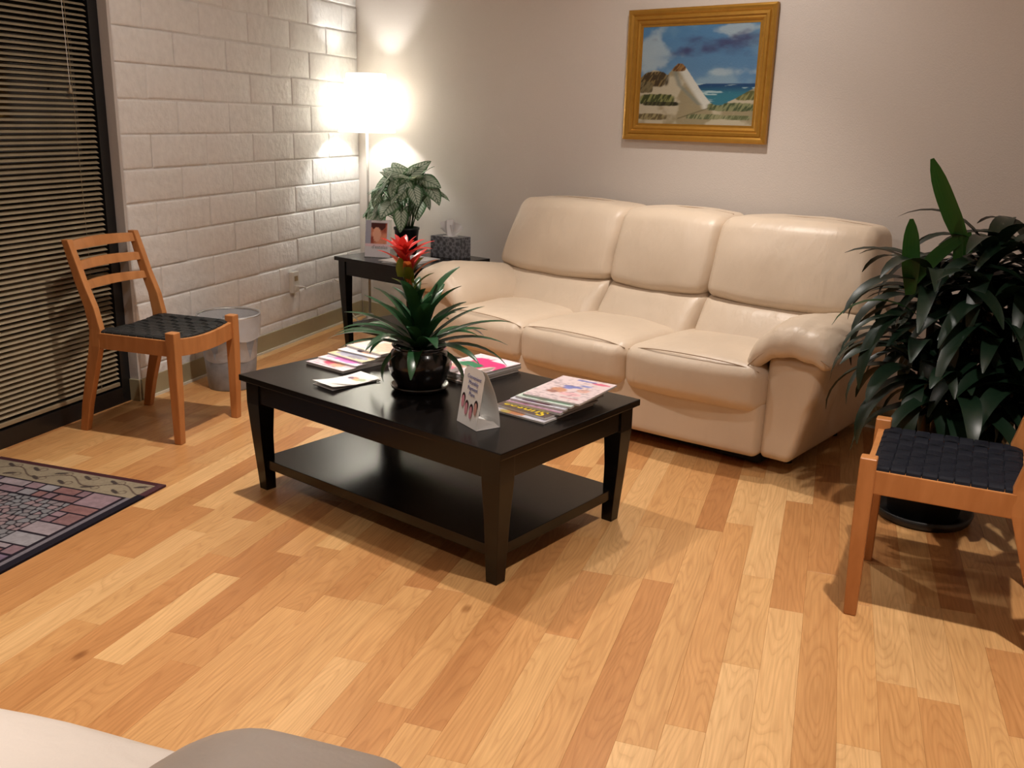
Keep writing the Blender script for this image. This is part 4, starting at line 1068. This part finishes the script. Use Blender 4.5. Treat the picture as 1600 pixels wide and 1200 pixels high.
box('acrylic_foot', (-WB / 2 - .004, WB / 2 + .004, -.004, .085, 0, .003), 'clear_acrylic', bs)
text_mesh('lettering', "d'estelas", .028, 'ink_grey', bs, Matrix.Translation((0, -.001, .004)) @ rot @ Matrix.Translation((.012, .048, 0)))
# --- leaflets lying on the end table
def flyer(s, t, z, rt_, lb_, col):
    F = thing('leaflet', lb_, 'leaflet', ep(s, t, z), ROTW + rt_)
    box('pages', (-.105, .105, -.14, .14, .0006, .004), 'paper_edge', F)
    ink_sheet('cover', .21, .28, 12, 16, cover(31, col, [(.5, .5, .3, .3, tuple(c - 30 for c in col))]), 'card_print', F, .0044)
flyer(1.09, .585, EH, .25, 'lower white leaflet beside the tissue box on the end table', (222, 224, 228))
flyer(1.08, .590, EH + .0055, .05, 'upper white leaflet beside the tissue box on the end table', (236, 236, 238))

# ================================================================== DRACAENA
DP = Vector((3.425, 3.42, 0))
dr = thing('potted_dracaena', 'tall dark green dracaena with drooping strap leaves beside the sofa', 'potted plant', DP)
MB().lathe([(0, 0), (.150, 0), (.158, .008), (.166, .035), (.160, .036), (.148, .012), (0, .010)], 44).obj('saucer', 'black_pot', dr, smooth=True)
MB().lathe([(0, .012), (.112, .012), (.118, .018), (.145, .225), (.152, .230), (.152, .255), (.142, .255), (.136, .215), (0, .212)], 44).obj('pot', 'black_pot', dr, smooth=True)
MB().lathe([(.138, .216), (0, .222)], 30).obj('soil', 'potting_soil', dr)
R3 = Vector((math.cos(RA), math.sin(RA), 0)); F3 = Vector((-math.sin(RA), math.cos(RA), 0))    # picture right, away
heads = [ (.10, .00, .93, 30, .46), (-.075, .02, .84, 26, .44), (.27, .03, .92, 28, .46), (-.11, -.05, .60, 22, .40), (.14, -.07, .66, 26, .44), (.30, -.04, .62, 20, .44), (.03, .06, .70, 20, .42), (.02, -.08, .50, 20, .42), (.20, -.09, .50, 20, .42), (.36, -.02, .80, 22, .46), (.08, -.10, .80, 20, .44), (-.03, -.17, .52, 18, .40), (.16, -.20, .56, 20, .42)]
rnd = random.Random(21)
for hx, hy, hz, n_, L0 in heads:
    H = R3 * hx + F3 * hy; b0 = H * .25 + Vector((0, 0, .20)); top = H + Vector((0, 0, hz))
    MB().tube([b0, b0.lerp(top, .35) - Vector((0, 0, .02)), b0.lerp(top, .7), top], [.017, .015, .013, .010], 10).obj('cane', 'cane_bark', dr, smooth=True)
    for k in range(n_):
        ring = k / n_; az = k * 2.39996 + hx * 9 + rnd.uniform(-.2, .2)
        el = -.05 + 1.2 * ring + rnd.uniform(-.15, .15); ln = L0 * rnd.uniform(.85, 1.15) * (1 - .22 * ring); drp = rnd.uniform(1.7, 2.4) * (1 - .22 * ring)
        leaf('leaf', top + Vector((.01 * math.cos(az), .01 * math.sin(az), -.10 + .10 * ring)), az, el, ln * .92, rnd.uniform(.056, .074), drp, 'dracaena_leaf', dr, 10, .25, .03, .5, rnd.uniform(-.25, .25), 1.1)
# upright young leaves that stand out
def up_leaf(hx, hz, tipx, el, ln, w, mat, drp=.15):
    az = RA if tipx > 0 else RA + PI
    leaf('leaf', R3 * hx + F3 * -.03 + Vector((0, 0, hz)), az, el, ln, w, drp, mat, dr, 10, .18, .12, .55, face=(F3 + R3 * .35).normalized(), tp_=6)
up_leaf(.005, .94, -1, 1.03, .34, .056, 'dracaena_young_leaf', -.12)
up_leaf(-.165, .80, -1, 1.45, .25, .056, 'dracaena_young_leaf', .0)
up_leaf(-.16, .84, 1, 1.05, .24, .045, 'dracaena_young_leaf', .7)
up_leaf(-.02, .86, -1, 1.48, .20, .030, 'dracaena_young_leaf', .1)
for az_o, ln, el, z_ in ((PI - .1, .34, .62, .72), (PI + .25, .36, .45, .70), (PI, .36, .3, .66), (PI - .3, .36, .2, .64), (PI + .15, .35, .05, .62)):
    leaf('leaf', R3 * -.12 + F3 * -.05 + Vector((0, 0, z_)), RA + az_o, el, ln, .034, 1.9, 'dracaena_young_leaf' if el > .6 else 'dracaena_leaf', dr, 10, .25, .03, .5)
